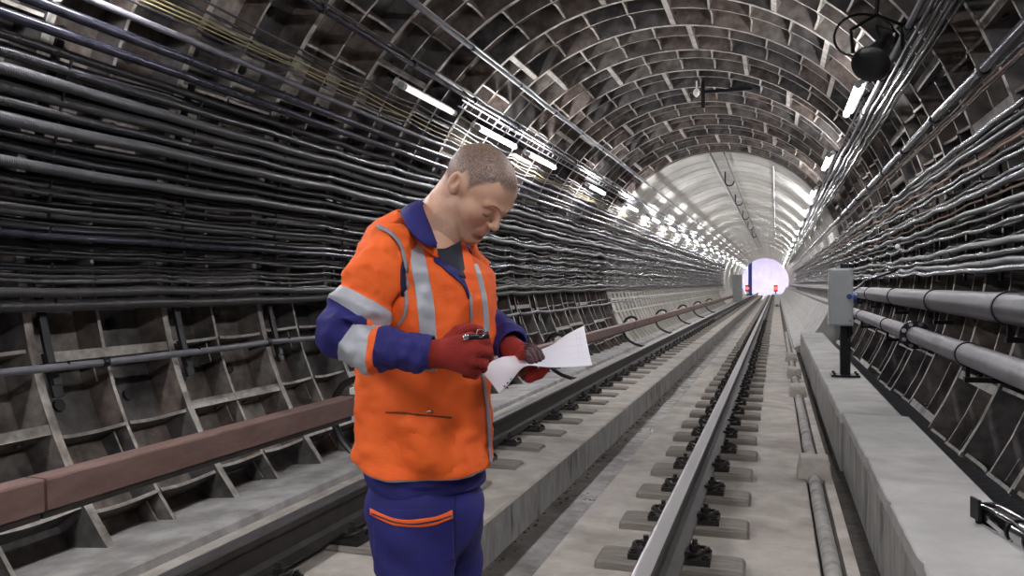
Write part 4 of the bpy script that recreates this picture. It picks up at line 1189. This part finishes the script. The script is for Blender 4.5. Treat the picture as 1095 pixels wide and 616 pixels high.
patch('zip', ribbon([(402,549),(412,553.5),(425,558),(445,558.3),(465,556),(480,551.5)], 1.4), MS['navy'], trou, bv=RB, nv=2, nu=50, off=.0135, thick=.001)
patch('seam', ribbon([(486,528),(486,560),(486,600),(487,640)], 1.0), MS['navy'], trou, bv=RB, nv=2, nu=40, off=.004, thick=.001)
patch('seam', ribbon([(402,596),(430,601),(460,602),(484,597)], .9), MS['navy'], trou, bv=RB, nv=2, nu=40, off=.0085, thick=.001)
for nm, ax_, ay_ in (('boot', -.02, -.09), ('boot', .045, .085)):
    A = Vector((ax_, ay_, 0)); Fv = TFv; T = A + Fv*.15
    def bf(X, Y, Z, A=A, T=T, Fv=Fv):
        d = cap(X, Y, Z, (A.x-Fv.x*.04, A.y-Fv.y*.04, .045), (T.x, T.y, .038), .047, .045)
        d = smin(d, cap(X, Y, Z, (A.x, A.y, .06), (A.x, A.y, .16), .048, .052), .03)
        return smax(d, .006-Z, .006)
    vs, F = nets(bf, (A.x-.16, A.y-.2, -.01), (A.x+.28, A.y+.14, .22), .006)
    b_ = mesh_obj('boot', vs, F, MS['boot'], man)

# ---- gloves
def hand(name, metas, fingers, thumb, wrist, parent, lo, hi, extra=None, darkf=None, k=.0055):
    def f(X, Y, Z):
        d = None
        for a, b, ra, rb in metas:
            q = cap(X, Y, Z, a, b, ra, rb); d = q if d is None else smin(d, q, .012)
        for fg in fingers + [thumb]:
            e = None
            for i in range(len(fg)-1):
                q = cap(X, Y, Z, fg[i][:3], fg[i+1][:3], fg[i][3], fg[i+1][3]); e = q if e is None else smin(e, q, .003)
            d = smin(d, e, k)
        q = cap(X, Y, Z, wrist[0][:3], wrist[1][:3], wrist[0][3], wrist[1][3]); d = smin(d, q, .010)
        return d + .0006*np.sin(X*700)*np.sin(Z*640)
    vs, F = nets(f, lo, hi, .0022)
    mi = None
    if darkf is not None:
        cc = vs[F].mean(1); mi = darkf(cc).astype(int)
    return mesh_obj(name, vs, F, [MS['glove'], MS['gpalm']], parent, mi=mi)
def q4(px, py, w, r): p = PP(px, py, w); return (p.x, p.y, p.z, r)
def q3(px, py, w): return tuple(PP(px, py, w))
Wc = (463,379,.262)
metas = [(q3(*Wc), q3(503,363,.272), .023, .0165), (q3(*Wc), q3(507,374,.278), .024, .0165), (q3(*Wc), q3(504,385,.274), .023, .0155), (q3(*Wc), q3(498,394,.264), .021, .0145),
         (q3(470,378,.245), q3(490,380,.235), .026, .022)]
fing = [[q4(503,363,.272,.0145), q4(519,364,.262,.0118), q4(521,371,.232,.0108), q4(509,374,.215,.0100)],
        [q4(507,374,.278,.0148), q4(521.5,376,.262,.0120), q4(521,383,.230,.0110), q4(508,384,.215,.0100)],
        [q4(504,385,.274,.0138), q4(517,388,.258,.0115), q4(516,394,.228,.0105), q4(504,393,.214,.0100)],
        [q4(498,394,.264,.0125), q4(509,397.5,.250,.0105), q4(508,401,.226,.0098), q4(498,400,.216,.0090)]]
thumb = [q4(477,369,.250,.0185), q4(490,355,.247,.0150), q4(503,351,.240,.0118), q4(513,353,.234,.0105)]
gr = hand('glove', metas, fing, thumb, (q4(455,379,.262,.031), q4(468,378,.262,.029)), man, tuple(PP(440,415,.33)-Vector((0,0,0))), tuple(PP(540,335,.17)),
          darkf=lambda c: (c[:,1] > -.236) & (c[:,0] > PP(492,0,.23).x) & (c[:,2] < PP(0,368,.24).z)) if 0 else None
def bounds(*pts, pad=.04):
    P_ = np.array([p[:3] for p in pts]); return tuple(P_.min(0)-pad), tuple(P_.max(0)+pad)
allp = [m[0] for m in metas]+[m[1] for m in metas]+[p for f_ in fing for p in f_]+thumb+[q4(455,379,.262,0)]
lo, hi = bounds(*allp)
gr = hand('glove', metas, fing, thumb, (q4(455,379,.262,.031), q4(468,378,.262,.029)), man, lo, hi, darkf=lambda c: (c[:,1] > -.222))
gr['label'] = 'red knitted glove of the hand held before the vest'
# left hand on the papers
WL = (549,374,.0)
metl = [(q3(*WL), q3(561,373,.055), .022, .015), (q3(*WL), q3(561,377,.075), .022, .015), (q3(*WL), q3(560,383,.095), .021, .014), (q3(549,378,.005), q3(560,393,.085), .022, .020),
        (q3(556,384,.045), q3(566,396,.085), .022, .017)]
finl = [[q4(561,373,.055,.0130), q4(569,371.5,.075,.0108), q4(575,376,.088,.0098), q4(579,382,.094,.0088)],
        [q4(561,376,.075,.0130), q4(568,373.5,.095,.0108), q4(573,378.5,.108,.0098), q4(576,384,.114,.0088)],
        [q4(560,379,.092,.0125), q4(565,376,.113,.0105), q4(569,380.5,.127,.0095), q4(572,386,.132,.0085)],
        [q4(559,382,.103,.0115), q4(562,379,.125,.0098), q4(565,383,.140,.0088), q4(567.5,387,.145,.0080)]]
thl = [q4(556,394,.065,.0175), q4(566,403,.090,.0145), q4(577,400,.105,.0120), q4(584,394,.112,.0100)]
allp = [m[0] for m in metl]+[m[1] for m in metl]+[p for f_ in finl for p in f_]+thl
lo, hi = bounds(*allp)
zc = PP(0,381,.08).z
def dk(c):
    top = (c[:,0] > PP(560.5,0,.08).x) & (c[:,2] > PP(0,387,.1).z)
    bot = (c[:,2] < PP(0,386,.1).z) & (c[:,0] < PP(561,0,.08).x)
    return top | bot
gl = hand('glove', metl, finl, thl, (q4(543,369,-.02,.030), q4(552,376,.01,.028)), man, lo, hi, darkf=dk, k=.003)
gl['label'] = 'red glove with dark rubber fingers holding the papers'
# body inside the clothes, one skin surface with the head
def core(X, Y, Z):
    t = lambda *a: tuple(PP(*a))
    d = cap(X, Y, Z, t(455,285,0), t(455,470,0), .095, .10)
    d = smin(d, cap(X, Y, Z, t(462,262,0), t(470,240,0), .05, .045), .03)
    for a, b, r1, r2 in ((t(435,270,.06), t(408,275,.14), .05, .04), (t(408,275,.14), t(378,350,.205), .038, .030), (t(378,350,.205), t(463,379,.262), .030, .022),
                         (t(472,270,-.06), t(490,275,-.16), .05, .04), (t(490,275,-.16), t(510,345,-.18), .036, .030), (t(510,345,-.18), t(549,374,0), .030, .02)):
        d = smin(d, cap(X, Y, Z, a, b, r1, r2), .02)
    for h_, k_, a_ in ((PP(440,540,.07), Vector((0,-.085,.47)), Vector((-.02,-.09,.06))), (PP(474,540,-.07), Vector((.07,.085,.47)), Vector((.045,.085,.06)))):
        d = smin(d, cap(X, Y, Z, tuple(h_), tuple(k_), .07, .05), .05); d = smin(d, cap(X, Y, Z, tuple(k_), tuple(a_), .05, .035), .02)
    return d
v2, F2 = nets(core, (-.32,-.34,.0), (.36,.26,1.6), .011)
bm = bmesh.new(); bm.from_mesh(body.data)
lay = [bm.verts.layers.float.get(k_) for k_ in ('hair','stubble','lips')]
nv = [bm.verts.new(tuple(p)) for p in v2]
for f_ in F2:
    try: fa = bm.faces.new([nv[int(i)] for i in f_]); fa.smooth = True
    except ValueError: pass
bm.to_mesh(body.data); bm.free()

# ---- papers
near = [(633.5,391,.13),(612,392.5,.135),(588,393,.15),(566,391,.165),(557,395,.17),(551,402,.17),(543,412,.165),(534,421,.16)]
far = [(624.5,348.5,-.06),(606,358,-.03),(588,370,.0),(566,378,.05),(552,380.5,.075),(537.5,382,.095),(524,388,.11),(512.5,397,.115)]
n, k = 60, 24; a = spline([tuple(PP(*p)) for p in near], n); b = spline([tuple(PP(*p)) for p in far], n); mb = MB()
for i in range(n):
    for j in range(k+1):
        t = j/k; u = i/(n-1)
        p = Vector(a[i])*(1-t)+Vector(b[i])*t
        p.z += -.006*math.sin(math.pi*t)*(1-u) + .004*math.sin(math.pi*t)*u
        mb.v.append(tuple(p))
for i in range(n-1):
    for j in range(k): q = i*(k+1)+j; mb.f.append((q, q+k+1, q+k+2, q+1)); mb.m.append(0); mb.t.append(0)
mb.m = [0]*len(mb.f)
# the sheets rest in the hand but are not part of him
pap = mb.build('paper_sheet', [MS['paper']], None, smooth=True, ang=180)
md = pap.modifiers.new('t', 'SOLIDIFY'); md.thickness = .0008
Wm = Matrix.Translation(man.location) @ Matrix.Rotation(R_(17.8), 4, 'Z')
pap.matrix_world = Wm
tag(pap, 'white sheets of paper with faint ruled print held in the red gloves', 'paper')
PB = bvh_of(pap)
def on_paper(px, py):
    h = hit(px, py, PB); return h[0] - h[2]*.0012 if h else None
def mark(pts, wd, name, m):
    P_ = [on_paper(*p) for p in pts]; P_ = [p for p in P_ if p is not None]
    if len(P_) < 2: return
    mb = MB(); mb.tube(P_, wd, 4); mb.build(name, m, pap)
def seg(x0,y0,x1,y1,n=12): return [(x0+(x1-x0)*i/n, y0+(y1-y0)*i/n) for i in range(n+1)]
for s_ in (seg(619,354,624,388), seg(616,356,620,388), seg(588,388,628,387.5), seg(590,380,627,377), seg(598,371,625,369), seg(606,364,624,362), seg(590,385,627,383.5)):
    mark(s_, .00035, 'ruled_line', MS['print'])
for c_ in ((539.5,413.2),(542.8,409.6),(546.5,405.6)):
    h = on_paper(*c_)
    if h: mb = MB(); mb.tube([h+Vector((0,-.0008,0)), h+Vector((0,.0008,0))], .0022, 8); mb.build('punch_hole', MS['lash'], pap)
# ---- small torch with a key ring in the right hand
tr = empty('pocket_torch', (0,0,0)); tr.matrix_world = Wm
A, B = PP(496,360.5,.293), PP(522,359.5,.268); d = (B-A).normalized()
mb = MB(); mb.tube([A+d*.008, B], .0068, 14); mb.build('barrel', M['black'], tr, smooth=True, ang=40)
mb = MB(); mb.tube([A-d*.004, A, A+d*.006, A+d*.010], [.0065,.0082,.0080,.0062], 16); mb.build('torch_head', M['chrome'], tr, smooth=True, ang=30)
mb = MB(); c_ = PP(514,356,.285); pts = [c_+Vector((math.cos(t_)*.0085, -.002*math.sin(t_), math.sin(t_)*.0085)) for t_ in [2*math.pi*i/20 for i in range(21)]]
mb.tube(pts, .0016, 6, caps=False); mb.build('key_ring', M['chrome'], tr, smooth=True)
mb = MB(); mb.tube([PP(517,360,.256), PP(521,356,.25), PP(521,362,.245)], .004, 8); mb.build('clip', M['chrome'], tr, smooth=True)
tag(tr, 'small black and silver pocket torch with a ring in the right glove', 'torch')
# ------------------------------------------------------------------ camera, world, view
cam = bpy.data.cameras.new('camera'); co = bpy.data.objects.new('camera', cam); COL.objects.link(co)
cam.sensor_width = 36; cam.lens = 880/1095*36; cam.clip_start = .05; cam.clip_end = 400
co.location = (0,0,1.3); co.rotation_euler = (R_(90 - .29), 0, R_(17.8)); SC.camera = co
w = bpy.data.worlds.new('world'); SC.world = w; w.use_nodes = True
w.node_tree.nodes['Background'].inputs[0].default_value = (.75,.82,1,1); w.node_tree.nodes['Background'].inputs[1].default_value = .35
SC.view_settings.view_transform = 'Standard'; SC.view_settings.look = 'None'; SC.view_settings.gamma = 1
SC.view_settings.exposure = 0.95; SC.view_settings.use_curve_mapping = False
SC.cycles.use_denoising = True
SC.cycles.max_bounces = 6; SC.cycles.diffuse_bounces = 4; SC.cycles.glossy_bounces = 3
SC.cycles.sample_clamp_indirect = 6
